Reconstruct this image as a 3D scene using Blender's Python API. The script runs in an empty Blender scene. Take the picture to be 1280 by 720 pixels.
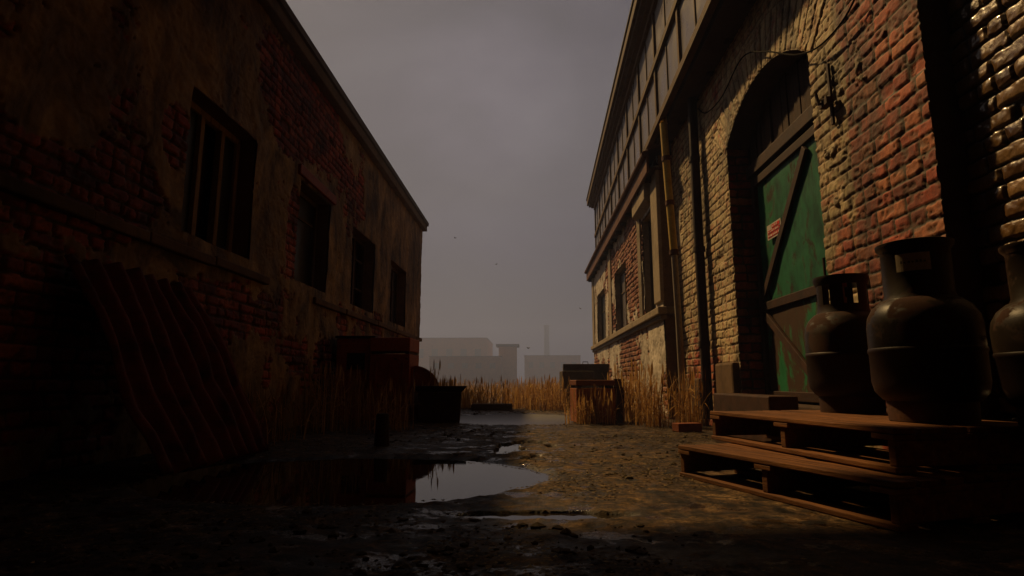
import bpy, bmesh, math, random
import numpy as np
from mathutils import Vector, Matrix, Euler
random.seed(7); RNG = np.random.default_rng(11)
S = bpy.context.scene
COL = S.collection
R = math.radians

# ------------------------------------------------------------------ render / camera
S.render.engine = 'CYCLES'
S.cycles.use_denoising = True
S.cycles.max_bounces = 6; S.cycles.diffuse_bounces = 4; S.cycles.glossy_bounces = 3
S.cycles.volume_bounces = 0
S.cycles.sample_clamp_indirect = 4.0
vs = S.view_settings
vs.view_transform = 'Standard'; vs.look = 'None'; vs.gamma = 1.0; vs.use_curve_mapping = False
vs.exposure = 0.0
cam_d = bpy.data.cameras.new('camera'); cam = bpy.data.objects.new('camera', cam_d); COL.objects.link(cam)
cam.location = (0, 0, 0.5); cam.rotation_euler = (R(90 + 9.308), 0, R(1.884))
cam_d.sensor_width = 36; cam_d.lens = 36 * 720 / 1280
cam_d.clip_start = 0.05; cam_d.clip_end = 2000
S.camera = cam

# ------------------------------------------------------------------ numpy noise
def hsh(ix, iy, seed=0):
    ix = ix.astype(np.int64); iy = iy.astype(np.int64)
    h = (ix * 374761393 + iy * 668265263 + seed * 974634777) & 0xFFFFFFFF
    h = ((h ^ (h >> 13)) * 1274126177) & 0xFFFFFFFF
    h = ((h ^ (h >> 16)) * 2246822519) & 0xFFFFFFFF
    h = h ^ (h >> 15)
    return (h & 0xFFFFFF) / float(0xFFFFFF)
def vnoise(x, y, seed=0):
    x0 = np.floor(x); y0 = np.floor(y); fx = x - x0; fy = y - y0
    fx = fx * fx * fx * (fx * (6 * fx - 15) + 10); fy = fy * fy * fy * (fy * (6 * fy - 15) + 10)
    a = hsh(x0, y0, seed); b = hsh(x0 + 1, y0, seed); c = hsh(x0, y0 + 1, seed); d = hsh(x0 + 1, y0 + 1, seed)
    return (a * (1 - fx) + b * fx) * (1 - fy) + (c * (1 - fx) + d * fx) * fy
def fbm(x, y, seed=0, octv=4, gain=0.5):
    s = 0; a = 1; t = 0
    for i in range(octv):
        s = s + a * vnoise(x * 2 ** i + 17.3 * i, y * 2 ** i - 9.1 * i, seed + i); t += a; a *= gain
    return s / t
def sst(a, b, x):
    t = np.clip((x - a) / (b - a), 0, 1); return t * t * (3 - 2 * t)

# ------------------------------------------------------------------ object helpers
def tag(o, label=None, cat=None, group=None, kind=None):
    if label: o['label'] = label
    if cat: o['category'] = cat
    if group: o['group'] = group
    if kind: o['kind'] = kind
    return o
def empty(name, loc=(0, 0, 0), rz=0.0, label=None, cat=None, group=None):
    o = bpy.data.objects.new(name, None); COL.objects.link(o)
    o.location = loc; o.rotation_euler = (0, 0, rz); o.empty_display_size = 0.1
    return tag(o, label, cat, group)
def link(name, me, m, parent=None, shift=None):
    o = bpy.data.objects.new(name, me); COL.objects.link(o)
    if m is not None: me.materials.append(m)
    if parent is not None:
        o.parent = parent
        if shift is not None: o.location = shift
    return o
def copy_tree(o, parent=None):
    c = o.copy(); COL.objects.link(c)
    if parent is not None: c.parent = parent
    for ch in list(o.children): copy_tree(ch, c)
    return c
def at_world(o, parent):
    """part meshes written in world coordinates, hung under an unrotated Empty"""
    o.parent = parent; o.location = -Vector(parent.location); return o

class MB:
    def __init__(s): s.v = []; s.f = []; s.prims = []
    def add(s, vs_, fs):
        n = len(s.v); s.prims.append((n, len(s.f), len(vs_), len(fs))); s.v += [tuple(v) for v in vs_]; s.f += [tuple(i + n for i in f) for f in fs]
    def box(s, c, d, rot=None, taper=1.0):
        x, y, z = d[0] / 2, d[1] / 2, d[2] / 2
        P = [Vector((sx * x * (taper if sz > 0 else 1), sy * y * (taper if sz > 0 else 1), sz * z)) for sz in (-1, 1) for sy in (-1, 1) for sx in (-1, 1)]
        if rot is not None:
            M = rot if isinstance(rot, Matrix) else Euler(rot).to_matrix(); P = [M @ p for p in P]
        P = [p + Vector(c) for p in P]
        s.add(P, [(0, 2, 3, 1), (4, 5, 7, 6), (0, 1, 5, 4), (2, 6, 7, 3), (0, 4, 6, 2), (1, 3, 7, 5)])
    def bx(s, x0, x1, y0, y1, z0, z1): s.box(((x0 + x1) / 2, (y0 + y1) / 2, (z0 + z1) / 2), (abs(x1 - x0), abs(y1 - y0), abs(z1 - z0)))
    def tube(s, pts, r, n=10, cap=True):
        pts = [Vector(p) for p in pts]; rr = r if isinstance(r, (list, tuple)) else [r] * len(pts)
        ring = []; prev = None; n0 = len(s.v); V = []; F = []
        for i, p in enumerate(pts):
            t = (pts[min(i + 1, len(pts) - 1)] - pts[max(i - 1, 0)]).normalized()
            if prev is None:
                a = t.cross(Vector((0, 0, 1)))
                if a.length < 0.05: a = t.cross(Vector((1, 0, 0)))
            else: a = prev - t * prev.dot(t)
            a.normalize(); b = t.cross(a); prev = a
            for k in range(n):
                w = 2 * math.pi * k / n
                V.append(p + (a * math.cos(w) + b * math.sin(w)) * rr[i])
        for i in range(len(pts) - 1):
            for k in range(n):
                F.append((i * n + k, i * n + (k + 1) % n, (i + 1) * n + (k + 1) % n, (i + 1) * n + k))
        if cap:
            F.append(tuple(range(n - 1, -1, -1))); F.append(tuple((len(pts) - 1) * n + k for k in range(n)))
        s.add(V, F)
    def lathe(s, prof, c=(0, 0, 0), n=48, a0=0.0, a1=2 * math.pi):
        full = abs(a1 - a0 - 2 * math.pi) < 1e-6; m = n if full else n + 1
        V = []; F = []
        for (r, z) in prof:
            for k in range(m):
                w = a0 + (a1 - a0) * k / n
                V.append((c[0] + r * math.cos(w), c[1] + r * math.sin(w), c[2] + z))
        for i in range(len(prof) - 1):
            for k in range(n):
                F.append((i * m + k, i * m + (k + 1) % m, (i + 1) * m + (k + 1) % m, (i + 1) * m + k))
        s.add(V, F)
    def prism(s, poly, a, b, axis='x'):
        n = len(poly)
        def P(p, t):
            return {'x': (t, p[0], p[1]), 'y': (p[0], t, p[1]), 'z': (p[0], p[1], t)}[axis]
        s.add([P(p, a) for p in poly] + [P(p, b) for p in poly],
              [tuple(range(n)), tuple(range(2 * n - 1, n - 1, -1))] + [(i, n + i, n + (i + 1) % n, (i + 1) % n) for i in range(n)])
    def mesh(s, name, smooth=False):
        me = bpy.data.meshes.new(name); me.from_pydata([tuple(v) for v in s.v], [], s.f)
        bm = bmesh.new(); bm.from_mesh(me); bmesh.ops.recalc_face_normals(bm, faces=bm.faces[:]); bm.to_mesh(me); bm.free()
        if smooth: me.polygons.foreach_set('use_smooth', [True] * len(me.polygons))
        return me
    def each(s, name, m, parent=None, **kw):
        out = []
        for (v0, f0, nv, nf) in s.prims:
            q = MB(); q.v = s.v[v0:v0 + nv]; q.f = [tuple(i - v0 for i in f) for f in s.f[f0:f0 + nf]]; out.append(q.build(name, m, parent, **kw))
        return out
    def build(s, name, m, parent=None, bevel=0.0, smooth=False, world=True):
        o = link(name, s.mesh(name, smooth), m)
        if parent is not None:
            o.parent = parent
            if world: o.location = -Vector(parent.location)
        if bevel:
            md = o.modifiers.new('bevel', 'BEVEL'); md.width = bevel; md.segments = 2; md.limit_method = 'ANGLE'; md.angle_limit = R(40)
        if smooth:
            md = o.modifiers.new('edges', 'EDGE_SPLIT'); md.split_angle = R(45)
        return o

def grid_mesh(name, P, keep=None, attrs=None, flip=False, smooth=True):
    """P: (nv, nu, 3) -> mesh; keep: (nv-1, nu-1) faces kept"""
    nv, nu = P.shape[:2]
    idx = np.arange(nv * nu).reshape(nv, nu)
    q = np.stack([idx[:-1, :-1], idx[:-1, 1:], idx[1:, 1:], idx[1:, :-1]], -1)
    q = q[keep] if keep is not None else q.reshape(-1, 4)
    if flip: q = q[:, ::-1]
    used = np.zeros(nv * nu, bool); used[q.ravel()] = True
    remap = np.cumsum(used) - 1
    V = P.reshape(-1, 3)[used]; q = remap[q]
    me = bpy.data.meshes.new(name)
    me.vertices.add(len(V)); me.vertices.foreach_set('co', V.astype(np.float32).ravel())
    me.loops.add(q.size); me.loops.foreach_set('vertex_index', q.astype(np.int32).ravel())
    me.polygons.add(len(q)); me.polygons.foreach_set('loop_start', np.arange(0, q.size, 4, dtype=np.int32))
    me.update(calc_edges=True)
    if smooth: me.polygons.foreach_set('use_smooth', np.ones(len(q), bool))
    for k, a in (attrs or {}).items():
        at = me.attributes.new(k, 'FLOAT', 'POINT'); at.data.foreach_set('value', a.reshape(-1)[used].astype(np.float32))
    me.validate(); return me

# ------------------------------------------------------------------ materials
class NT:
    def __init__(s, name):
        s.m = bpy.data.materials.new(name); s.m.use_nodes = True; s.t = s.m.node_tree
        s.p = s.t.nodes['Principled BSDF']; s.out = s.t.nodes['Material Output']
    def n(s, ty, **kw):
        nd = s.t.nodes.new(ty)
        for k, v in kw.items():
            if hasattr(nd, k): setattr(nd, k, v)
        return nd
    def set(s, nd, key, v):
        i = nd.inputs[key]
        if hasattr(v, 'is_output') or isinstance(v, bpy.types.NodeSocket): s.t.links.new(v, i)
        else: i.default_value = (tuple(v) + (1,))[:4] if isinstance(v, (tuple, list)) and len(v) == 3 and i.type == 'RGBA' else v
    def coord(s, kind='Object', scale=(1, 1, 1)):
        c = s.n('ShaderNodeTexCoord'); mp = s.n('ShaderNodeMapping'); s.t.links.new(c.outputs[kind], mp.inputs['Vector']); mp.inputs['Scale'].default_value = scale
        return mp.outputs[0]
    def noise(s, vec, scale=5, detail=6, rough=0.6, dist=0.0):
        nd = s.n('ShaderNodeTexNoise'); s.t.links.new(vec, nd.inputs['Vector'])
        nd.inputs['Scale'].default_value = scale; nd.inputs['Detail'].default_value = detail; nd.inputs['Roughness'].default_value = rough; nd.inputs['Distortion'].default_value = dist
        return nd.outputs['Fac']
    def ramp(s, fac, stops, interp='LINEAR'):
        nd = s.n('ShaderNodeValToRGB'); e = nd.color_ramp.elements; nd.color_ramp.interpolation = interp
        while len(e) < len(stops): e.new(0.5)
        for el, (p, c) in zip(e, stops):
            el.position = p; el.color = (tuple(c) + (1,))[:4] if not isinstance(c, (int, float)) else (c, c, c, 1)
        s.t.links.new(fac, nd.inputs[0]); return nd.outputs[0]
    def mix(s, fac, a, b, blend='MIX'):
        nd = s.n('ShaderNodeMix', data_type='RGBA', blend_type=blend)
        for i, v in ((0, fac), (6, a), (7, b)):
            if isinstance(v, bpy.types.NodeSocket): s.t.links.new(v, nd.inputs[i])
            elif i == 0: nd.inputs[0].default_value = v
            else: nd.inputs[i].default_value = (tuple(v) + (1,))[:4]
        return nd.outputs[2]
    def math(s, op, a, b=0.0, clamp=False):
        nd = s.n('ShaderNodeMath', operation=op, use_clamp=clamp)
        for i, v in enumerate((a, b)):
            if isinstance(v, bpy.types.NodeSocket): s.t.links.new(v, nd.inputs[i])
            else: nd.inputs[i].default_value = v
        return nd.outputs[0]
    def attr(s, name):
        nd = s.n('ShaderNodeAttribute', attribute_name=name); return nd.outputs['Fac']
    def bump(s, h, strength=0.3, dist=0.01):
        nd = s.n('ShaderNodeBump'); nd.inputs['Strength'].default_value = strength; nd.inputs['Distance'].default_value = dist
        s.t.links.new(h, nd.inputs['Height']); s.t.links.new(nd.outputs[0], s.p.inputs['Normal'])
    def base(s, c): s.set(s.p, 'Base Color', c)
    def rough(s, v): s.set(s.p, 'Roughness', v)

def wall_mat(name, b0, b1, b2, mort, plas0, plas1, wash, rough_b=0.8, rough_p=0.85, dirt=0.55, coat=0.0, spec=0.4):
    t = NT(name); o = t.coord('Object'); ov = t.coord('Object', (1, 1, 0.45))
    n1 = t.noise(o, 9, 8, 0.65); n2 = t.noise(o, 45, 5, 0.7); n3 = t.noise(ov, 1.9, 9, 0.68, 0.8); n4 = t.noise(o, 1.3, 5, 0.6)
    rn = t.math('ADD', t.attr('rnd'), t.math('MULTIPLY', t.math('SUBTRACT', n1, 0.5), 0.7), True)
    bc = t.ramp(rn, [(0.05, b0), (0.5, b1), (0.95, b2)])
    bc = t.mix(0.6, bc, t.ramp(n2, [(0.3, (0.35, 0.35, 0.35)), (0.65, (1.1, 1.1, 1.1))]), 'MULTIPLY')
    c = t.mix(t.attr('brick'), t.mix(n2, mort, tuple(x * 0.55 for x in mort)), bc)
    wf = t.math('MULTIPLY', t.math('MULTIPLY', t.attr('wash'), t.math('ADD', t.math('MULTIPLY', t.attr('brick'), 0.65), 0.35)), t.ramp(n1, [(0.34, 0.2), (0.52, 1)]), True)
    c = t.mix(wf, c, t.mix(n1, wash, tuple(x * 0.6 for x in wash)))
    pc = t.mix(t.ramp(n4, [(0.3, 0), (0.7, 1)]), plas0, plas1)
    pc = t.mix(0.5, pc, t.ramp(n1, [(0.3, (0.45, 0.42, 0.4)), (0.6, (1.1, 1.1, 1.1))]), 'MULTIPLY')
    c = t.mix(t.attr('plaster'), c, pc)
    st = t.ramp(n3, [(0.38, (1 - dirt, 1 - dirt, 1 - dirt)), (0.62, (1, 1, 1))])
    c = t.mix(1.0, c, st, 'MULTIPLY')
    t.base(c)
    rg = t.mix(t.attr('plaster'), (rough_b,) * 3, (rough_p,) * 3)
    rg2 = t.mix(0.35, rg, t.ramp(n2, [(0.3, 0.55), (0.7, 1.1)]), 'MULTIPLY')
    t.rough(rg2)
    t.p.inputs['Specular IOR Level'].default_value = spec
    if coat:
        t.p.inputs['Coat Weight'].default_value = coat; t.p.inputs['Coat Roughness'].default_value = 0.09
    hb = t.math('ADD', t.math('MULTIPLY', n1, 0.6), t.math('MULTIPLY', n2, 0.4))
    t.bump(hb, 0.55, 0.012)
    return t.m

def rough_mat(name, c0, c1, c2=None, scale=6, rough=0.8, metal=0.0, bump=0.4, stretch=(1, 1, 1), r2=None, spots=None, spec=0.22):
    """two or three tone mottled surface; spots = (colour, threshold) for rust and peeling"""
    t = NT(name); o = t.coord('Object', stretch)
    n1 = t.noise(o, scale, 8, 0.65, 0.3); n2 = t.noise(o, scale * 7, 5, 0.7)
    c = t.ramp(n1, [(0.3, c0), (0.55, c1), (0.75, c2 or c1)])
    c = t.mix(0.5, c, t.ramp(n2, [(0.3, (0.5, 0.5, 0.5)), (0.65, (1.1, 1.1, 1.1))]), 'MULTIPLY')
    isl = t.n('ShaderNodeNewGeometry').outputs['Random Per Island']
    c = t.mix(1.0, c, t.ramp(isl, [(0, (0.75, 0.75, 0.75)), (1, (1.1, 1.08, 1.05))]), 'MULTIPLY')
    oi = t.n('ShaderNodeObjectInfo').outputs['Random']; c = t.mix(1.0, c, t.ramp(oi, [(0, (0.62, 0.6, 0.58)), (1, (1.1, 1.08, 1.05))]), 'MULTIPLY')
    rr = rough
    if spots:
        n3 = t.noise(o, scale * 0.8 + 1.1, 9, 0.7, 0.5); f = t.ramp(n3, [(spots[1], 0), (spots[1] + 0.05, 1)])
        c = t.mix(f, c, t.mix(n2, spots[0], tuple(x * 0.4 for x in spots[0])))
        rr = t.mix(f, (rough,) * 3, (0.9,) * 3)
    t.base(c)
    if isinstance(rr, float): rr = t.ramp(n2, [(0.3, max(0.02, rough - 0.15)), (0.7, min(1, rough + 0.1))])
    t.rough(rr); t.p.inputs['Metallic'].default_value = metal; t.p.inputs['Specular IOR Level'].default_value = spec
    t.bump(t.math('ADD', t.math('MULTIPLY', n1, 0.5), t.math('MULTIPLY', n2, 0.5)), bump, 0.008)
    return t.m

M = {}
M['wall_right'] = wall_mat('whitewashed brick', (0.20, 0.032, 0.014), (0.46, 0.075, 0.028), (0.50, 0.17, 0.07), (0.10, 0.065, 0.035), (0.60, 0.47, 0.33), (0.34, 0.28, 0.18), (0.66, 0.52, 0.28), dirt=0.72)
M['wall_far'] = wall_mat('peeling plaster on brick', (0.2, 0.05, 0.025), (0.38, 0.11, 0.045), (0.42, 0.19, 0.1), (0.24, 0.18, 0.12), (0.72, 0.64, 0.52), (0.44, 0.37, 0.28), (0.40, 0.33, 0.22), dirt=0.45)
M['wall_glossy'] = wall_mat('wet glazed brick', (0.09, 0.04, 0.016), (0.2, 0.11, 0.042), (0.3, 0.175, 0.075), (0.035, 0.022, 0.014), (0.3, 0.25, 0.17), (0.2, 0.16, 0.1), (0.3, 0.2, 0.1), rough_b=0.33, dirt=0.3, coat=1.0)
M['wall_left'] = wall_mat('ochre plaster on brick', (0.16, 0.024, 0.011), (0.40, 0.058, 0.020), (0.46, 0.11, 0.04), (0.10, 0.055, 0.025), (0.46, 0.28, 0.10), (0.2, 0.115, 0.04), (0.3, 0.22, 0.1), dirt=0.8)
M['fascia'] = rough_mat('brown weathered fascia', (0.07, 0.04, 0.02), (0.15, 0.09, 0.045), (0.11, 0.065, 0.032), 4, 0.8, bump=0.4)
M['plaster'] = rough_mat('grey plaster trim', (0.2, 0.155, 0.1), (0.36, 0.29, 0.2), (0.28, 0.22, 0.15), 3, 0.85, bump=0.5)
M['plaster_dark'] = rough_mat('dirty ochre trim', (0.1, 0.055, 0.025), (0.2, 0.12, 0.055), (0.14, 0.08, 0.04), 3, 0.85, bump=0.5)
M['dark_brown'] = rough_mat('dark brown masonry', (0.05, 0.03, 0.02), (0.09, 0.055, 0.035), (0.07, 0.04, 0.028), 4, 0.9, bump=0.5)
M['rust'] = rough_mat('rusty sheet metal', (0.07, 0.022, 0.01), (0.14, 0.05, 0.02), (0.2, 0.085, 0.035), 5, 0.7, bump=0.35)
M['rust_dark'] = rough_mat('dark rusty iron', (0.025, 0.012, 0.008), (0.06, 0.026, 0.014), (0.09, 0.035, 0.018), 7, 0.7, bump=0.35)
M['red_metal'] = rough_mat('faded red paint', (0.26, 0.055, 0.018), (0.42, 0.10, 0.032), (0.33, 0.07, 0.022), 4, 0.6, bump=0.25, spots=((0.08, 0.03, 0.015), 0.6))
M['brown_metal'] = rough_mat('orange rust paint', (0.2, 0.055, 0.018), (0.32, 0.1, 0.03), (0.25, 0.075, 0.025), 4, 0.65, bump=0.25, spots=((0.1, 0.04, 0.02), 0.6))
M['green'] = rough_mat('peeling green paint', (0.007, 0.045, 0.022), (0.03, 0.22, 0.105), (0.014, 0.10, 0.05), 5, 0.5, bump=0.3, stretch=(1, 1, 0.5), spots=((0.025, 0.02, 0.010), 0.55))
M['green_worn'] = rough_mat('mostly bare green paint', (0.016, 0.12, 0.045), (0.032, 0.24, 0.10), (0.024, 0.17, 0.07), 3, 0.5, bump=0.3, stretch=(1, 1, 0.5), spots=((0.06, 0.028, 0.014), 0.44))
M['yellow'] = rough_mat('yellow pipe paint', (0.7, 0.42, 0.05), (0.95, 0.64, 0.10), (0.8, 0.5, 0.07), 5, 0.55, bump=0.2, spots=((0.16, 0.06, 0.02), 0.66))
M['grey_pipe'] = rough_mat('pale zinc pipe', (0.3, 0.25, 0.18), (0.42, 0.36, 0.27), (0.34, 0.28, 0.2), 5, 0.5, bump=0.2, spots=((0.12, 0.05, 0.02), 0.62))
M['wood'] = rough_mat('weathered pallet wood', (0.05, 0.02, 0.008), (0.2, 0.078, 0.022), (0.33, 0.14, 0.042), 9, 0.8, bump=0.6, stretch=(3, 0.35, 3))
M['wood_dark'] = rough_mat('dark rotten boards', (0.03, 0.015, 0.009), (0.07, 0.034, 0.018), (0.1, 0.05, 0.026), 9, 0.85, bump=0.6, stretch=(3, 3, 0.35))
M['frame_wood'] = rough_mat('grey flaking window wood', (0.05, 0.032, 0.018), (0.12, 0.08, 0.045), (0.08, 0.055, 0.03), 9, 0.8, bump=0.5, stretch=(3, 3, 0.4))
M['frame_lit'] = rough_mat('lit flaking window wood', (0.14, 0.085, 0.035), (0.34, 0.22, 0.10), (0.22, 0.14, 0.06), 9, 0.8, bump=0.5, stretch=(3, 3, 0.4))  # lighter than the other frames, light on the mullions put into colour
M['concrete'] = rough_mat('stained concrete', (0.12, 0.085, 0.055), (0.2, 0.15, 0.1), (0.16, 0.12, 0.08), 4, 0.9, bump=0.5)
M['concrete_dark'] = rough_mat('dark damp concrete', (0.05, 0.036, 0.024), (0.1, 0.07, 0.045), (0.075, 0.052, 0.034), 4, 0.85, bump=0.5)
M['mud_stone'] = rough_mat('muddy stones', (0.03, 0.018, 0.008), (0.10, 0.066, 0.028), (0.065, 0.042, 0.018), 14, 0.85, bump=0.4)
M['sheet_rust'] = rough_mat('dark red corrugated rust', (0.025, 0.008, 0.005), (0.24, 0.045, 0.017), (0.10, 0.02, 0.009), 5, 0.8, bump=0.3, spec=0.2)
M['brick_red'] = rough_mat('single red brick', (0.16, 0.04, 0.018), (0.3, 0.085, 0.03), (0.24, 0.06, 0.025), 18, 0.85, bump=0.5)
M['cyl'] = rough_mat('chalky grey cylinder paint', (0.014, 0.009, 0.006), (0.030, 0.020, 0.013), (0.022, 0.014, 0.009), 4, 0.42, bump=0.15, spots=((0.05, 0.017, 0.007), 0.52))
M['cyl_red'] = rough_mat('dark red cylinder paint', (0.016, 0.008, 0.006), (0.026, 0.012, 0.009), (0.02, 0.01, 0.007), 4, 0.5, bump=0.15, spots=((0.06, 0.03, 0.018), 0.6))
M['sticker'] = rough_mat('aged paper label', (0.3, 0.25, 0.18), (0.45, 0.38, 0.28), (0.38, 0.32, 0.23), 9, 0.7, bump=0.1)
M['ink'] = rough_mat('faded ink', (0.05, 0.04, 0.03), (0.08, 0.06, 0.05), None, 9, 0.8, bump=0.05)
M['valve'] = rough_mat('tarnished brass valve', (0.1, 0.05, 0.02), (0.2, 0.1, 0.04), None, 12, 0.45, metal=0.7, bump=0.1)
M['valve_red'] = rough_mat('red plastic valve cap', (0.22, 0.03, 0.015), (0.3, 0.045, 0.02), None, 12, 0.5, bump=0.1)
M['sign_white'] = rough_mat('white sign enamel', (0.6, 0.55, 0.48), (0.78, 0.72, 0.64), None, 14, 0.5, bump=0.1)
M['sign_red'] = rough_mat('red sign enamel', (0.52, 0.03, 0.02), (0.68, 0.045, 0.03), None, 14, 0.5, bump=0.1)
M['slate'] = rough_mat('dark roofing felt', (0.05, 0.032, 0.022), (0.09, 0.06, 0.04), None, 5, 0.85, bump=0.4)
M['cable'] = rough_mat('black cable', (0.008, 0.006, 0.005), (0.014, 0.01, 0.008), None, 9, 0.95, spec=0.05, bump=0.1)
M['far_wall'] = rough_mat('far rendered wall', (0.62, 0.27, 0.075), (0.74, 0.34, 0.10), None, 0.3, 0.9, bump=0.1)
M['bird'] = rough_mat('dark feathers', (0.03, 0.025, 0.022), (0.05, 0.04, 0.035), None, 20, 0.8, bump=0.1)

def glass_mat(name, tint, rough):
    t = NT(name); o = t.coord('Object'); n1 = t.noise(o, 3, 6, 0.6); n2 = t.noise(o, 0.9, 3, 0.5)
    t.base(t.mix(n1, tint, tuple(x * 0.5 for x in tint))); t.rough(t.ramp(n1, [(0.35, rough), (0.7, rough + 0.25)]))
    t.p.inputs['Specular IOR Level'].default_value = 0.6
    t.bump(n2, 0.12, 0.02); return t.m
M['pane_dark'] = glass_mat('grimy dark glass', (0.012, 0.009, 0.007), 0.35)
M['pane_sky'] = glass_mat('sky-toned clerestory glass', (0.17, 0.145, 0.135), 0.25)  # grey base colour stands in for the sky reflected in the panes

# reeds and leaves: tone per blade from an attribute
def blade_mat(name, stops, transl=0.25):
    t = NT(name); c = t.ramp(t.attr('tone'), stops); t.base(c); t.rough(0.8)
    t.p.inputs['Specular IOR Level'].default_value = 0.2
    tr = t.n('ShaderNodeBsdfTranslucent'); t.t.links.new(c, tr.inputs['Color'])
    mx = t.n('ShaderNodeMixShader'); mx.inputs[0].default_value = transl
    t.t.links.new(t.p.outputs[0], mx.inputs[1]); t.t.links.new(tr.outputs[0], mx.inputs[2]); t.t.links.new(mx.outputs[0], t.out.inputs['Surface'])
    return t.m
M['reed'] = blade_mat('dry reed straw', [(0.0, (0.16, 0.065, 0.018)), (0.5, (0.42, 0.23, 0.075)), (1.0, (0.70, 0.46, 0.17))], 0.4)
M['leaf'] = blade_mat('fallen leaves', [(0.0, (0.025, 0.013, 0.006)), (0.5, (0.10, 0.062, 0.022)), (1.0, (0.22, 0.155, 0.06))], 0.1)

# ground
def ground_mat():
    t = NT('wet mud and worn asphalt'); o = t.coord('Object'); low = t.attr('low')
    n0 = t.noise(o, 0.7, 6, 0.6); n1 = t.noise(o, 5.5, 10, 0.78, 0.6); n2 = t.noise(o, 26, 6, 0.7); n3 = t.noise(o, 110, 4, 0.7)
    c = t.ramp(n1, [(0.40, (0.010, 0.0055, 0.002)), (0.48, (0.038, 0.019, 0.0075)), (0.55, (0.09, 0.050, 0.018)), (0.66, (0.24, 0.155, 0.075))])
    c = t.mix(t.ramp(n0, [(0.4, 0.0), (0.65, 0.65)]), c, t.ramp(n2, [(0.35, (0.02, 0.010, 0.004)), (0.65, (0.14, 0.080, 0.030))]))
    c = t.mix(0.7, c, t.ramp(n3, [(0.36, (0.2, 0.2, 0.2)), (0.62, (1.4, 1.4, 1.4))]), 'MULTIPLY')
    c = t.mix(1.0, c, t.ramp(t.noise(t.coord('Object', (1, 1.3, 1)), 10, 8, 0.75, 0.8), [(0.41, (0.12, 0.11, 0.10)), (0.52, (1.0, 1.0, 1.0)), (0.62, (1.7, 1.65, 1.6))]), 'MULTIPLY')
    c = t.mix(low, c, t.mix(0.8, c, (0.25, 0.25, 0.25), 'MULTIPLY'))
    t.base(c)
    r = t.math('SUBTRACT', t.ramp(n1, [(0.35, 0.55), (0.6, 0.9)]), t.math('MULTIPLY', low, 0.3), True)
    wet = t.ramp(t.noise(t.coord('Object', (1, 1.6, 1)), 3.6, 8, 0.7, 0.4), [(0.55, 0), (0.6, 1)]); r = t.math('SUBTRACT', r, t.math('MULTIPLY', wet, 0.55), True); t.rough(t.math('MAXIMUM', r, 0.12)); t.set(t.p, 'Specular IOR Level', t.math('ADD', t.math('MULTIPLY', wet, 0.45), 0.18))
    t.bump(t.math('ADD', t.math('MULTIPLY', n2, 0.65), t.math('MULTIPLY', n3, 0.35)), 0.6, 0.012)
    return t.m
M['ground'] = ground_mat()
def water_mat():
    t = NT('still muddy water'); o = t.coord('Object'); n = t.noise(o, 2.5, 3, 0.5); n2 = t.noise(o, 30, 4, 0.6)
    t.base(t.mix(n, (0.022, 0.015, 0.008), (0.012, 0.008, 0.005))); sx = t.n('ShaderNodeSeparateXYZ'); t.t.links.new(o, sx.inputs[0]); t.rough(t.math('ADD', t.ramp(n2, [(0.4, 0.015), (0.8, 0.06)]), t.math('MULTIPLY', t.math('MULTIPLY', t.math('SUBTRACT', sx.outputs[1], 5.5), 0.16, True), 1.0)))
    t.p.inputs['IOR'].default_value = 1.45; t.p.inputs['Specular IOR Level'].default_value = 1.0
    t.bump(n, 0.03, 0.01); return t.m
M['water'] = water_mat()

# ------------------------------------------------------------------ brick pattern
CH, BL = 0.088, 0.27
def bricks(u, v, seed, ch=CH, bl=BL, mort=0.011, wob=0.012):
    uu = u + (fbm(u * 3, v * 3, seed + 50, 3) - 0.5) * wob * 2 + (fbm(u * 18, v * 18, seed + 51, 2) - 0.5) * wob
    vv = v + (fbm(u * 2.2, v * 3, seed + 60, 3) - 0.5) * wob * 2 + (fbm(u * 18, v * 18, seed + 61, 2) - 0.5) * wob
    row = np.floor(vv / ch); hd = (row % 3 == 0); L = np.where(hd, bl * 0.5, bl)
    off = np.where(row % 2 == 0, 0.0, 0.5) * bl + hsh(row, row * 0, seed + 5) * 0.06
    col = np.floor((uu + off) / L)
    du = np.minimum((uu + off) / L - col, 1 - ((uu + off) / L - col)) * L
    dv = np.minimum(vv / ch - row, 1 - (vv / ch - row)) * ch
    r1 = hsh(col, row, seed); r2 = hsh(col, row, seed + 1); r3 = hsh(col, row, seed + 2)
    ins = mort * (0.4 + 0.5 * r2)
    a = np.clip(du - ins, 0, 0.03); b = np.clip(dv - ins, 0, 0.03); d = a * b / (a + b + 1e-6) * 2
    return d, r1, r2, r3

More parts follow.
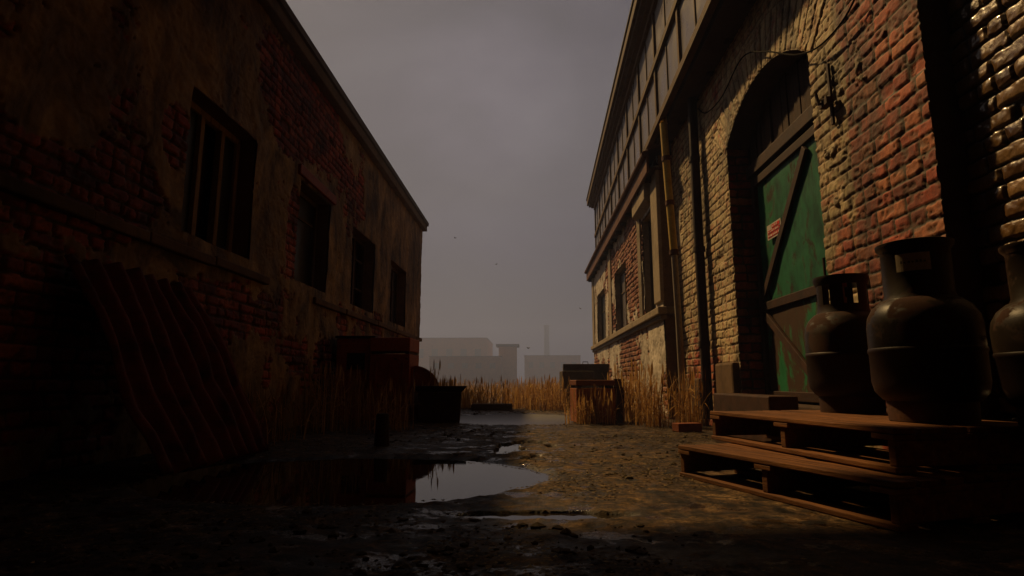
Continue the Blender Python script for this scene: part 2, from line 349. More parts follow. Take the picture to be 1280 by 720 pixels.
def wall_panel(name, m, O, U, N, W, H, ru, rv, seed, plaster_fn=None, wash_fn=None, hole_fn=None, relief=0.016, pillow=0.0, special=None, parent=None, base=0.0, bl=BL, mort=0.011, chips=1.0):
    """relief wall: O origin, U along the wall, N outward; heights and masks from the same pattern"""
    nu = int(W / ru) + 1; nv = int(H / rv) + 1
    u, v = np.meshgrid(np.linspace(0, W, nu), np.linspace(0, H, nv))
    d, r1, r2, r3 = bricks(u, v, seed, CH, bl, mort)
    if special is not None:
        msk, ds, s1, s2, s3 = special(u, v)
        d = np.where(msk, ds, d); r1 = np.where(msk, s1, r1); r2 = np.where(msk, s2, r2); r3 = np.where(msk, s3, r3)
    br = sst(0.0008, 0.0055, d)
    fine = fbm(u * 30, v * 30, seed + 9, 4); med = fbm(u * 6, v * 6, seed + 19, 4)
    h = br * (relief * (0.65 + 0.7 * r2)) - relief * 0.5 - np.where(r3 > 0.955, relief * 1.6, 0) * br
    if pillow: h = h + pillow * np.sqrt(np.clip(d / 0.03, 0, 1)) * (0.5 + r2) + (fine - 0.5) * pillow * 0.35
    chip = chips * sst(0.60, 0.66, fbm(u * 13, v * 15, seed + 80, 4, 0.6)); h = h - chip * br * (0.004 + 0.25 * relief); br = br * (1 - 0.55 * chip)
    h = h + (fine - 0.5) * 0.008 + (med - 0.5) * 0.007
    pl = np.zeros_like(u)
    if plaster_fn is not None:
        f = plaster_fn(u, v) + (fbm(u * 2.1, v * 2.1, seed + 30, 7, 0.68) - 0.5) * 2.5
        pl = sst(0.0, 0.045, f)
        hp = 0.013 + (med - 0.5) * 0.022 + (fine - 0.5) * 0.009 + (fbm(u * 2, v * 2, seed + 40, 3) - .5) * 0.02
        crack = np.abs(fbm(u * 3.1, v * 3.1, seed + 33, 4) - 0.5)
        hp = hp - 0.009 * (1 - sst(0.0, 0.014, crack))
        h = h * (1 - pl) + hp * pl
    wa = np.zeros_like(u)
    if wash_fn is not None: wa = sst(-0.08, 0.12, wash_fn(u, v) + (fbm(u * 2.5, v * 2.5, seed + 70, 5, 0.6) - 0.5) * 1.3)
    O = np.array(O, float); U = np.array(U, float); N = np.array(N, float)
    P = O + u[..., None] * U + v[..., None] * np.array([0, 0, 1.0]) + (h + base)[..., None] * N
    keep = None
    if hole_fn is not None:
        uc = (u[:-1, :-1] + u[1:, 1:]) / 2; vc = (v[:-1, :-1] + v[1:, 1:]) / 2; keep = ~hole_fn(uc, vc)
    fl = np.dot(np.cross(U, [0, 0, 1.0]), N) < 0
    if parent is not None: P = P - np.array(parent.location)
    me = grid_mesh(name, P, keep, dict(brick=br, rnd=r1, plaster=pl, wash=wa), flip=fl)
    return link(name, me, m, parent)

# ================================================================== GROUND
def puddle_f(x, y):
    """>0 inside the hollows that hold water"""
    e = (fbm(x * 1.6, y * 1.6, 401, 4) - 0.5) * 1.0
    e2 = (fbm(x * 5.5, y * 3.2, 431, 4) - 0.5) * 1.0
    a = 1 - np.sqrt(((x + 0.98) / 1.10) ** 2 + ((y - 3.28) / 0.82) ** 2) + e * 0.15 + e2 * 0.14 * sst(-0.5, 0.0, x)
    b = 1 - np.sqrt(((x + 0.3) / 1.2) ** 2 + ((y - 8.35) / 1.3) ** 2) + e * 0.25
    c = 1 - np.sqrt(((x - 0.05) / 0.33) ** 2 + ((y - 2.33) / 0.07) ** 2) + e * 0.7
    d = 1 - np.sqrt(((x + 1.0) / 0.9) ** 2 + ((y - 14.0) / 1.2) ** 2) + e * 0.4
    f = 0.12 - np.sqrt(((x + 0.1) / 0.5) ** 2 + ((y - 4.7) / 1.3) ** 2) + e2 * 2.6
    return np.maximum.reduce([a, b, c, d, f])
WATER_Z = -0.012
def gh(x, y):
    x = np.asarray(x, float); y = np.asarray(y, float)
    n = (fbm(x * 0.9, y * 0.9, 300, 3) - 0.5) * 0.020 + (fbm(x * 5, y * 5, 310, 4) - 0.5) * 0.013 + (fbm(x * 26, y * 26, 320, 3) - 0.5) * 0.014
    w = sst(-0.06, 0.2, puddle_f(x, y))
    near = sst(40, 18, np.hypot(x, y))
    obj = sst(0.55, 0.9, x) * sst(4.6, 4.2, y) * sst(1.2, 1.6, y)
    return np.maximum(n * near * (1 - 0.6 * obj) + 0.003, -0.0085) * (1 - w) - 0.075 * w
xs = np.concatenate([[-560, -200, -110, -60, -30, -16, -9, -6, -4, -3.2], np.arange(-2.85, 2.45, 0.022), [2.8, 4, 6, 9, 16, 30, 60, 110, 200, 560]])
ys = np.concatenate([[-560, -160, -80, -40, -20, -12, -8, -5, -3, -1.5, -0.5, 0.2, 0.7], np.arange(1.0, 5, 0.018), np.arange(5, 10, 0.035), np.arange(10, 22, 0.08), [23, 24, 26, 29, 33, 40, 50, 65, 90, 130, 200, 560]])
gx, gy = np.meshgrid(xs, ys); gz = gh(gx, gy)
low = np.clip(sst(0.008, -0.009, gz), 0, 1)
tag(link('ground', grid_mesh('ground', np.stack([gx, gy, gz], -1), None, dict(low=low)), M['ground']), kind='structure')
w = MB(); w.add([(-2.66, 1.3, WATER_Z), (1.5, 1.3, WATER_Z), (1.5, 16, WATER_Z), (-2.66, 16, WATER_Z)], [(0, 1, 2, 3)])
tag(w.build('puddle_water', M['water']), kind='structure')

# ================================================================== LEFT BUILDING
LX = -2.7; LY1 = 13.85; LH = 4.38
LW = [(4.2, 5.3), (6.38, 7.4), (8.4, 9.65), (10.8, 12.15)]; WZ0, WZ1 = 1.66, 2.86
left = empty('plastered_building', (LX, LY1, 0), 0, 'long left hand brick building with crumbling ochre plaster and four dark windows', 'building')
LY0 = 1.6
def l_hole(u, v):
    y = u + LY0; h = np.zeros(u.shape, bool)
    for a, b in LW: h |= (y > a) & (y < b) & (v > WZ0) & (v < WZ1)
    return h
def blob(y, z, cy, cz, ry, rz): return np.clip(1.2 - np.sqrt(((y - cy) / ry) ** 2 + ((z - cz) / rz) ** 2), 0, 1)
def l_plaster(u, v):
    y = u + LY0
    f = 0.34 + 0 * u
    for (cy, cz, ry, rz, k) in [(6.6, 3.75, 1.5, 0.62, 1.5), (5.9, 3.5, 0.6, 0.5, 1.2), (8.3, 3.4, .8, .4, 1), (3.5, 1.7, 0.55, 0.35, 1.3), (4.9, 1.15, 1.2, 0.32, 1.3), (6.25, 2.2, 0.16, 0.5, 2.2),
                                (4.05, 2.35, 0.17, 0.25, 2.0), (2.9, 1.5, 0.9, 0.4, 1.0), (7.0, 0.6, 1.2, 0.4, 0.8), (3.2, 0.7, 1.3, .5, 1.0), (9.9, 1.4, .4, .5, 1.2), (8.1, 1.3, .3, .3, 1.2)]:
        f = f - k * blob(y, v, cy, cz, ry, rz)
    f = f + 0.45 * blob(y, v, 4.3, 3.5, 1.2, 0.8) + 0.5 * blob(y, v, 5.7, 2.2, 0.33, 0.7) + 0.5 * sst(8.5, 10, y) * (v > 1.7)
    return f
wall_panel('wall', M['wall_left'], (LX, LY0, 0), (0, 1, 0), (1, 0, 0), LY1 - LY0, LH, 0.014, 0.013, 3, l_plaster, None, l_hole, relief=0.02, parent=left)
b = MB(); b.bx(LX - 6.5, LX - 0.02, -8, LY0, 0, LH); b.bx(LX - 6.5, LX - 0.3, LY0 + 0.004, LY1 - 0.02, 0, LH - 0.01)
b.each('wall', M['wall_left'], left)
b = MB(); b.bx(LX - 0.31, LX - 0.01, LY1 - 0.022, LY1, 0.0, LH - 0.004); b.build('end_wall', M['plaster_dark'], left)
# ledge below the windows, broken in places
seg = MB(); y = LY0
while y < LY1 - 0.05:
    L = random.uniform(0.5, 1.3); y2 = min(y + L, LY1 - 0.01)
    if random.random() > 0.14 or y > 7:
        dz = random.uniform(-0.012, 0.012); seg.bx(LX - 0.03, LX + 0.075 + random.uniform(-0.02, 0.008), y + 0.004, y2, 1.47 + dz, 1.55 + dz)
    y = y2
seg.each('ledge', M['plaster_dark'], left, bevel=0.012)
# eaves: stepped cornice and the roof edge
e = MB(); e.bx(LX - 0.05, LX + 0.12, -8, LY1 + 0.06, 4.22, 4.36)
e.each('cornice', M['plaster_dark'], left, bevel=0.012)
e = MB(); e.prism([(LX + 0.15, 4.363), (LX + 0.15, 4.45), (LX - 3.4, 5.6), (LX - 6.7, 4.5), (LX - 6.7, 4.363)], -8, LY1 + 0.1, 'y')
e.build('roof', M['slate'], left)
def window(parent, X, side, y0, y1, z0, z1, depth, nm, fm, pm, mull, trans, jamb_mat, broken=()):
    """side=+1: wall faces +X. reveal, frame, panes"""
    s = side
    def X_(d): return X - s * d
    rv = MB(); t = 0.05
    for (a, b_, c, d_) in ((y0 - t, y0, z0 - t, z1 + t), (y1, y1 + t, z0 - t, z1 + t), (y0, y1, z0 - t, z0), (y0, y1, z1, z1 + t)):
        rv.bx(X_(0.012), X_(depth + 0.06), a, b_, c, d_)
    w_ = rv.build('window', jamb_mat, parent)
    f = MB(); fw = 0.06; d0, d1 = depth - 0.06, depth
    f.bx(X_(d0), X_(d1), y0, y0 + fw, z0, z1); f.bx(X_(d0), X_(d1), y1 - fw, y1, z0, z1)
    f.bx(X_(d0), X_(d1), y0 + fw, y1 - fw, z1 - fw, z1); f.bx(X_(d0), X_(d1), y0 + fw, y1 - fw, z0, z0 + fw)
    cols = [y0 + fw] + [y0 + (y1 - y0) * q for q in mull] + [y1 - fw]
    for q in cols[1:-1]: f.bx(X_(d0 - 0.012), X_(d1 - 0.01), q - 0.03, q + 0.03, z0 + fw, z1 - fw)
    rows = [z0 + fw] + [z0 + (z1 - z0) * q for q in trans] + [z1 - fw]
    for q in rows[1:-1]:
        for i in range(len(cols) - 1): f.bx(X_(d0 + 0.01), X_(d1 - 0.012), cols[i] + 0.03, cols[i + 1] - 0.03, q - 0.018, q + 0.018)
    fo = f.build('frame', fm, w_, bevel=0.004, world=False)
    for i in range(len(cols) - 1):
        g = MB(); g.bx(X_(depth - 0.032), X_(depth - 0.026), cols[i], cols[i + 1], z0 + fw * 0.9, z1 - fw * 0.9)
        if i not in broken: g.build('pane', pm, w_, world=False)
    return w_
for i, (a, b_) in enumerate(LW):
    window(left, LX, 1, a, b_, WZ0, WZ1, 0.22, 'window', M['frame_lit'] if i == 0 else M['frame_wood'], M['pane_dark'], ((0.4, 0.7), (0.3,), (0.5,), (0.62,))[i], ((), (0.72,), (0.3, 0.7), (0.6,))[i], M['plaster_dark'], ((1,), (), (1,), (0,))[i])
ln = MB()
for a, b_ in LW[1:2]: ln.bx(LX - 0.04, LX + 0.05, a - 0.1, b_ + 0.12, WZ1 + 0.03, WZ1 + 0.15)
ln.build('lintel', M['red_metal'], left, bevel=0.01)
# unseen slab on brackets, added to cast shade on the near alley
c = MB()
c.bx(-2.25, -0.35, -3.0, 4.85, 4.66, 4.74); c.bx(-2.66, -2.252, 4.72, 4.85, 4.66, 4.74); c.bx(-2.66, -2.252, -3.0, 4.15, 4.66, 4.74)
c.prism([(-0.42, 4.852), (-0.75, 5.5), (-2.66, 5.42), (-2.66, 4.852)], 4.66, 4.735, 'z')
c.bx(-0.348, 1.88, -3.0, 3.2, 4.66, 4.74)
c.build('added_shade_slab', M['rust'], left)
c = MB()
for yy in (-2.5, 0.2, 2.6): c.bx(-2.75, -0.4, yy, yy + 0.08, 4.5, 4.597)
c.each('added_slab_bracket', M['rust_dark'], left)
c = MB(); c.bx(LX - 6.5, 9.0, -14, -8.01, 0, 9.0); c.build('added_rear_block', M['dark_brown'], left)  # unseen block added behind the camera to cut the sky light

# ================================================================== RIGHT BUILDING
RX, GX, FX = 2.05, 2.2, 1.85
YG, YF, YE = 2.83, 8.0, 17.0
right = empty('brick_warehouse', (RX, YF, 0), 0, 'old brick warehouse on the right with arched green door, eaves and glazed upper strip', 'warehouse')
AY0, AY1, ASP, ARISE = 3.98, 5.77, 2.9, 0.34
AC = (AY0 + AY1) / 2; AHW = (AY1 - AY0) / 2; ARAD = (AHW ** 2 + ARISE ** 2) / (2 * ARISE); ACZ = ASP + ARISE - ARAD
def in_arch(y, z): return (y > AY0) & (y < AY1) & (z < np.where(np.abs(y - AC) < AHW, ACZ + np.sqrt(np.maximum(ARAD ** 2 - (y - AC) ** 2, 0)), 0))
def r_hole(u, v): return in_arch(u + YG, v)
def r_special(u, v):
    y = u + YG - AC; z = v - ACZ; rr = np.hypot(y, z); th = np.arctan2(y, z)
    lim = math.asin(AHW / ARAD) + 0.06
    msk = (rr > ARAD) & (rr < ARAD + 0.42) & (np.abs(th) < lim)
    ring = np.floor((rr - ARAD) / 0.42); k = np.floor(th * ARAD / 0.095 + 0.5 * (ring % 2))
    fu = th * ARAD / 0.095 + 0.5 * (ring % 2) - k; fr = (rr - ARAD) / 0.42 - ring
    du = np.minimum(fu, 1 - fu) * 0.095; dr = np.minimum(fr, 1 - fr) * 0.42
    a = np.clip(du - 0.009, 0, 0.03); b_ = np.clip(dr - 0.008, 0, 0.03)
    return msk, a * b_ / (a + b_ + 1e-6) * 2, hsh(k, ring, 91), hsh(k, ring, 92), hsh(k, ring, 93) * 0.9
def r_wash(u, v):
    y = u + YG
    f = 0.42 - 1.15 * sst(3.62, 3.42, y) - 0.55 * sst(1.3, 0.7, v) * sst(5.6, 5.9, y) - 0.2 * sst(3.3, 3.9, v)
    f = f - 0.5 * blob(y, v, 3.75, 1.3, 0.35, 0.35)
    return f
def r_plaster(u, v):
    y = u + YG
    return -0.75 + 1.15 * blob(y, v, 3.72, 1.9, 0.3, 0.75) + 0.55 * blob(y, v, 7.6, 2.6, 0.5, 1.0) + 0.3 * blob(y, v, 3.4, 2.6, .1, .8)
wall_panel('wall', M['wall_right'], (RX, YG, 0), (0, 1, 0), (-1, 0, 0), YF - YG, 4.3, 0.0095, 0.0085, 21, r_plaster, r_wash, r_hole, relief=0.009, special=r_special, parent=right)
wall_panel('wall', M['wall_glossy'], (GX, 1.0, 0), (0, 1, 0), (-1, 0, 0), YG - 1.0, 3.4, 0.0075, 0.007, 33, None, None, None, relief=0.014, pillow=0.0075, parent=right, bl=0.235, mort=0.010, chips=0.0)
wall_panel('wall_return', M['dark_brown'], (RX, YG, 0), (1, 0, 0), (0, -1, 0), GX - RX + 0.05, 4.3, 0.02, 0.02, 35, relief=0.01, parent=right)  # dark brown tone puts the shade of this face into its colour
FWN = [(8.47, 9.3, 1.56, 3.12), (11.0, 12.5, 1.52, 2.85), (14.2, 15.9, 1.52, 2.85)]
def f_hole(u, v):
    h = np.zeros(u.shape, bool)
    for a, b_, z0, z1 in FWN: h |= (u + YF > a) & (u + YF < b_) & (v > z0) & (v < z1)
    return h
def f_plaster(u, v):
    y = u + YF
    f = 0.18 + 0 * u
    for (cy, cz, ry, rz, k) in [(10.4, 2.7, 1.2, 0.8, 1.5), (12.6, 3.1, 1.4, 0.4, 1.4), (10.9, 0.95, 1.1, 0.45, 1.3), (14.5, 0.6, 1.2, .5, 1.1), (9.7, 2.1, .3, .6, 1.3), (13.4, 2.2, .35, .5, .8), (16.4, 1, .5, .8, .6)]:
        f = f - k * blob(y, v, cy, cz, ry, rz)
    return f + 0.42 * blob(y, v, 8.8, 0.95, 0.8, 0.5)
wall_panel('wall', M['wall_far'], (FX, YF, 0), (0, 1, 0), (-1, 0, 0), YE - YF, 3.75, 0.016, 0.013, 44, f_plaster, None, f_hole, relief=0.024, parent=right)
b = MB(); b.bx(FX + 0.006, RX + 0.3, YF, YF + 0.012, 0, 3.75); b.bx(FX + 0.02, 9, YE - 0.02, YE, 0, 3.7); b.each('end_wall', M['plaster_dark'], right)
b = MB(); b.bx(GX + 0.05, 9, -8, 1.0, 0, 4.3); b.bx(RX + 0.6, 9, 1.002, YF, 0, 4.25); b.bx(FX + 0.5, 9, YF + 0.002, YE - 0.03, 0, 3.7); b.each('wall', M['dark_brown'], right)
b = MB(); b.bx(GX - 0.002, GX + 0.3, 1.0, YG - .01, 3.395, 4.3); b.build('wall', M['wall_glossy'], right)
# windows of the far section
for i, q in enumerate(FWN):
    window(right, FX, -1, q[0], q[1], q[2], q[3], 0.16, 'window', M['frame_wood'], M['pane_sky'] if i == 1 else M['pane_dark'], (0.5,), (0.65,), M['plaster'])
# pilasters, ledge, hood
p = MB(); p.bx(FX - 0.045, FX + 0.05, 8.0, 8.42, 1.62, 3.6); p.build('pilaster', M['plaster'], right, bevel=0.012)
for (a, b_) in ((9.36, 9.62), (12.95, 13.35), (16.5, 17.0)):
    p = MB(); p.bx(FX - 0.04, FX + 0.05, a, b_, 1.56, 3.6); p.build('pilaster', M['plaster'], right, bevel=0.012)
p = MB(); p.bx(FX - 0.1, FX + 0.03, 7.93, YE, 1.43, 1.535); p.bx(FX + 0.032, RX + 0.02, 7.93, 7.999, 1.43, 1.535); p.bx(FX - 0.06, FX + 0.03, 7.965, YE, 1.36, 1.428); p.each('ledge', M['plaster'], right, bevel=0.014)
p = MB(); p.prism([(FX + 0.03, 3.14), (FX - 0.12, 3.26), (FX - 0.12, 3.72), (FX + 0.03, 3.72)], 8.5, 9.55, 'y'); p.build('hood', M['plaster'], right, bevel=0.01)
# lower eaves: gutter board, soffit, sloping roof
def eave(name, x0, xw, z0, z1, y0, y1):
    g = MB(); g.bx(x0, x0 + 0.035, y0, y1, z0, z1); g.tube([(x0 - 0.02, y0, z1 - 0.05), (x0 - 0.02, y1, z1 - 0.05)], 0.045, 10); o = g.build('gutter', M['rust'], right)
    g = MB(); g.bx(x0 + 0.037, xw + 0.05, y0, y1, z0 + 0.03, z0 + 0.06)
    k = y0 + 0.3
    while k < y1 - 0.1: g.bx(x0 + 0.04, xw + 0.02, k, k + 0.07, z0 - 0.04, z0 + 0.028); k += 0.62
    g.build('soffit', M['wood_dark'], right)
eave('far', 1.68, FX, 3.5, 3.82, YF - 0.02, YE + 0.12)
eave('near', 1.93, RX, 3.93, 4.30, -3, YF - 0.022)
g = MB(); g.prism([(1.70, 3.825), (1.70, 3.85), (1.98, 4.05), (1.98, 3.9)], YF - 0.02, YE + 0.1, 'y'); g.prism([(1.945, 4.305), (1.945, 4.33), (2.2, 4.4), (2.2, 4.3)], -3, YF - 0.022, 'y'); g.each('lower_roof', M['rust'], right)
# clerestory strip, slightly out of line with the wall below
def cx(y): return 1.84 - (17.0 - y) * 0.0218
def skew(o):
    me = o.data
    for v_ in me.vertices: v_.co.x += -(17.0 - v_.co.y) * 0.0218 if False else 0
    return o
SK = Matrix(((1, 0.0218, 0, 0), (0, 1, 0, 0), (0, 0, 1, 0), (0, 0, 0, 1)))
def sk_build(mb, name, m, parent=None, bevel=0.0):
    mb.v = [(x + (y - 17.0) * 0.0218, y, z) for x, y, z in mb.v]
    return mb.build(name, m, parent if parent is not None else right, bevel=bevel, world=parent is None)
def split_(mb):
    out = []
    for (v0, f0, nv, nf) in mb.prims:
        q = MB(); q.v = mb.v[v0:v0 + nv]; q.f = [tuple(i - v0 for i in f) for f in mb.f[f0:f0 + nf]]; out.append(q)
    return out
def sk_each(mb, name, m, parent):
    mb.v = [(x + (y - 17.0) * 0.0218, y, z) for x, y, z in mb.v]
    return mb.each(name, m, parent, world=False)
CZ0, CZ1 = 4.0, 5.72; CXX = 1.98
g = MB(); g.bx(CXX + 0.05, 9, 3.0, YE - 0.05, 3.9, 5.9); sk_build(g, 'upper_storey', M['dark_brown'])
yb = [YE - 0.02]
while yb[-1] > 3.2: yb.append(yb[-1] - 1.35)
fr = MB()
for z_ in (CZ0, 4.86, CZ1): fr.bx(CXX - 0.05, CXX + 0.03, yb[-1], YE, z_ - 0.045, z_ + 0.045)
for y_ in yb: fr.bx(CXX - 0.03, CXX + 0.028, y_ - 0.035, y_ + 0.035, CZ0 + 0.046, 4.814); fr.bx(CXX - 0.03, CXX + 0.028, y_ - 0.035, y_ + 0.035, 4.906, CZ1 - 0.046)
cl = sk_build(fr, 'clerestory_window', M['fascia'])
for i in range(len(yb) - 1):
    gl = MB(); br_ = MB()
    for (a, b_) in ((CZ0 + 0.05, 4.81), (4.91, CZ1 - 0.05)):
        gl.bx(CXX, CXX + 0.008, yb[i + 1] + 0.04, yb[i] - 0.04, a, b_)
        for k in (1,): ym = yb[i + 1] + (yb[i] - yb[i + 1]) * k / 2; br_.bx(CXX - 0.014, CXX - 0.002, ym - 0.012, ym + 0.012, a, b_)
    sk_each(gl, 'pane', M['pane_sky'], cl); sk_each(br_, 'glazing_bar', M['fascia'], cl)
g = MB(); g.bx(1.74, 1.79, 3.0, YE + 0.18, 5.86, 6.03); g.bx(1.792, 1.86, 3.0, YE + 0.14, 5.80, 5.98); g.bx(1.862, 2.1, 3.0, YE + 0.1, 5.76, 5.86); [sk_build(q_, 'fascia', M['fascia'], None, 0.008) for q_ in split_(g)]
g = MB(); g.prism([(1.72, 6.033), (1.72, 6.07), (5.4, 7.0), (9.2, 6.07), (9.2, 6.033)], 3.0, YE + 0.2, 'y'); sk_build(g, 'roof', M['slate'])
# arch reveal
DX = 2.28
g = MB(); N_ = 28; ap = []
for i in range(N_ + 1):
    y_ = AY0 + (AY1 - AY0) * i / N_; ap.append((y_, ACZ + math.sqrt(ARAD ** 2 - (y_ - AC) ** 2)))
V = []; F = []
for (y_, z_) in ap: V += [(RX + 0.004, y_, z_), (DX + 0.2, y_, z_), (DX + 0.2, y_, z_ + 0.06), (RX + 0.004, y_, z_ + 0.06)]
for i in range(N_):
    a = i * 4; F += [(a, a + 4, a + 5, a + 1), (a + 3, a + 2, a + 6, a + 7)]
g.add(V, F); g.build('arch_soffit', M['dark_brown'], right)
def jamb_far(): return wall_panel('jamb', M['wall_right'], (RX + 0.002, AY1, 0), (1, 0, 0), (0, -1, 0), DX - RX + 0.1, ASP + 0.03, 0.01, 0.0085, 61, None, lambda u, v: -0.4 + 0 * u, None, relief=0.016, parent=right)
jamb_far()
g = MB(); g.bx(RX + 0.005, DX + 0.2, AY0 - 0.06, AY0, 0, ASP + 0.02); g.build('jamb', M['dark_brown'], right)
g = MB(); g.bx(RX + 0.012, DX + 0.2, AY0, AY1, 0, 0.32); g.build('door_sill', M['dark_brown'], right, bevel=0.01)
# boards closing the arch, transom and the green door
g = MB(); y_ = AY0 + 0.02; k = 0
while y_ < AY1 - 0.03:
    wd = random.uniform(0.1, 0.135); y2 = min(y_ + wd, AY1 - 0.01)
    zt = ACZ + math.sqrt(ARAD ** 2 - (max(abs(y_ - AC), abs(y2 - AC))) ** 2)
    g.bx(DX - 0.015 + random.uniform(-.014, .014), DX + 0.015, y_, y2 - 0.012, 2.68, zt - 0.01); y_ = y2
g.bx(DX + 0.03, DX + 0.05, AY0, AY1, 2.6, 3.2)
g.build('tympanum_board', M['wood_dark'], right, bevel=0.003)
g = MB(); g.bx(DX - 0.05, DX + 0.05, AY0 + 0.003, AY1 - 0.003, 2.56, 2.68); g.build('transom', M['rust_dark'], right, bevel=0.008)
DY0, DY1, DZ0, DZ1, DM = 4.06, 5.7, 0.34, 2.52, 1.22
g = MB()
for (a, b_) in ((DY0, DY0 + 0.075), (DY1 - 0.075, DY1)): g.bx(DX - 0.035, DX + 0.01, a, b_, DZ0, DZ1)
for z_ in (DZ0, DM - 0.04, DZ1 - 0.08): g.bx(DX - 0.032, DX + 0.008, DY0 + 0.076, DY1 - 0.076, z_, z_ + 0.08)
door = g.build('door', M['rust_dark'], right, bevel=0.006)
tag(door, 'green painted metal door in rusty frame under the brick arch')
def dpanel(z0, z1, m):
    ny, nz = 70, 60; yy, zz = np.meshgrid(np.linspace(DY0 + 0.04, DY1 - 0.04, ny), np.linspace(z0, z1, nz))
    hh = (fbm(yy * 2.2, zz * 2.2, 77, 4) - 0.5) * 0.02
    me = grid_mesh('panel', np.stack([DX - 0.004 - hh, yy, zz], -1), None, None, flip=True)
    o = link('panel', me, m, door); md = o.modifiers.new('thick', 'SOLIDIFY'); md.thickness = 0.004; md.offset = -1; return o
dpanel(DM, DZ1 - 0.04, M['green']); dpanel(DZ0 + 0.03, DM, M['green_worn'])
def brace(y0, z0, y1, z1):
    L = math.hypot(y1 - y0, z1 - z0); a = math.atan2(z1 - z0, y1 - y0); g = MB()
    g.box((DX - 0.026, (y0 + y1) / 2, (z0 + z1) / 2), (0.03, L, 0.075), (a, 0, 0)); return g.build('brace', M['rust_dark'], door, bevel=0.004, world=False)
door_shift = Vector(right.location)
for o in [brace(5.6, 1.3, 4.55, 2.4), brace(5.55, 1.12, 4.6, 0.45)]: pass
g = MB(); g.tube([(DX - 0.035, 4.3, 1.42), (DX - 0.085, 4.3, 1.42), (DX - 0.085, 4.3, 1.22), (DX - 0.035, 4.3, 1.22)], 0.01, 8); g.build('handle', M['rust_dark'], door, world=False)
g = MB(); sy0, sy1, sz0, sz1 = 5.08, 5.38, 1.82, 1.96; SXX = DX - 0.036
g.bx(SXX, SXX + 0.006, sy0, sy1, sz0, sz1); sg = g.build('sign', M['sign_white'], door, world=False)
tag(sg, 'small white warning plate with three red bands of illegible lettering')
g = MB(); hb = 0.03
for i in range(3):
    z_ = sz0 + 0.017 + i * 0.039
    g.bx(SXX - 0.003, SXX - 0.0005, sy0 + 0.02, sy1 - (0.02 if i < 2 else 0.11), z_, z_ + hb)
g.build('red_band', M['sign_red'], door, world=False)
g = MB()
for i in range(3):
    y_ = sy1 - (0.035 if i < 2 else 0.125)
    while y_ > sy0 + 0.05:
        wl = random.uniform(0.012, 0.03); zc = sz0 + 0.017 + i * 0.039 + 0.015
        g.bx(SXX - 0.005, SXX - 0.0032, y_ - wl, y_, zc - 0.006, zc + random.uniform(0.003, 0.008)); y_ -= wl + random.choice((0.006, 0.006, 0.018))
g.build('lettering', M['sign_white'], door, world=False)
# plinth stone beside the arch, pipes, latch
g = MB(); g.bx(RX - 0.07, RX + 0.03, 5.8, 6.35, 0, 0.7); g.bx(RX - 0.05, RX + 0.03, 6.9, 7.9, 0, 0.55); g.each('plinth', M['fascia'], right, bevel=0.025)
g = MB(); g.tube([(1.97, 6.62, 0.1), (1.965, 6.62, 2.2), (1.97, 6.6, 3.95)], 0.055, 14)
for z_ in (0.9, 2.0, 3.1): g.tube([(1.967, 6.62, z_), (1.967, 6.62, z_ + 0.06)], 0.066, 14)
g.build('drainpipe', M['rust_dark'], right, smooth=True)
g = MB(); P1 = (1.775, 7.27, 3.9); P2 = (1.82, 7.2, 2.1)
g.tube([P1, (1.79, 7.25, 3.2), P2], 0.048, 14); g.tube([P1, (1.85, 7.29, 4.0), (2.0, 7.3, 4.02)], 0.048, 12)
yel = g.build('gas_pipe', M['yellow'], right, smooth=True)
g = MB()
for f_ in (0.28, 0.62, 0.985):
    c0 = Vector(P1).lerp(Vector(P2), f_); d0 = (Vector(P2) - Vector(P1)).normalized(); g.tube([c0 - d0 * 0.03, c0 + d0 * 0.03], 0.06, 14)
g.each('collar', M['rust'], yel, world=False)
g = MB(); g.tube([(1.82, 7.2, 2.09), (1.835, 7.19, 1.2), (1.84, 7.19, 0.3)], 0.04, 12); g.build('grey_pipe', M['grey_pipe'], right, smooth=True)
g = MB(); g.bx(RX - 0.03, RX - 0.012, 3.68, 3.705, 2.2, 2.64); g.box((RX - 0.05, 3.70, 2.36), (0.05, 0.10, 0.05)); g.tube([(RX - 0.04, 3.69, 2.36), (RX - 0.09, 3.72, 2.36), (RX - 0.1, 3.73, 2.44)], 0.012, 8)
g.build('latch', M['rust_dark'], right, bevel=0.003)
# cable strung along the wall over the arch
def catm(pts, n=10):
    P = [Vector(p) for p in pts]; P = [P[0]] + P + [P[-1]]; out = []
    for i in range(1, len(P) - 2):
        for k in range(n):
            t = k / n; out.append(0.5 * (2 * P[i] + (P[i + 1] - P[i - 1]) * t + (2 * P[i - 1] - 5 * P[i] + 4 * P[i + 1] - P[i + 2]) * t * t + (3 * P[i] - P[i - 1] - 3 * P[i + 1] + P[i + 2]) * t ** 3))
    return out + [P[-2]]
g = MB(); cb = [(2.02, 6.55, 3.75), (2.0, 6.2, 3.52), (1.99, 5.65, 3.42), (1.99, 5.05, 3.5), (1.985, 4.55, 3.26), (1.97, 3.97, 2.88), (1.985, 3.6, 2.76), (1.99, 3.22, 2.84), (2.0, 2.9, 3.3)]
g.tube(catm(cb), 0.0065, 7); tag(g.build('cable', M['cable'], smooth=True), 'loose black cable sagging along the brick wall above the arched doorway', 'cable')

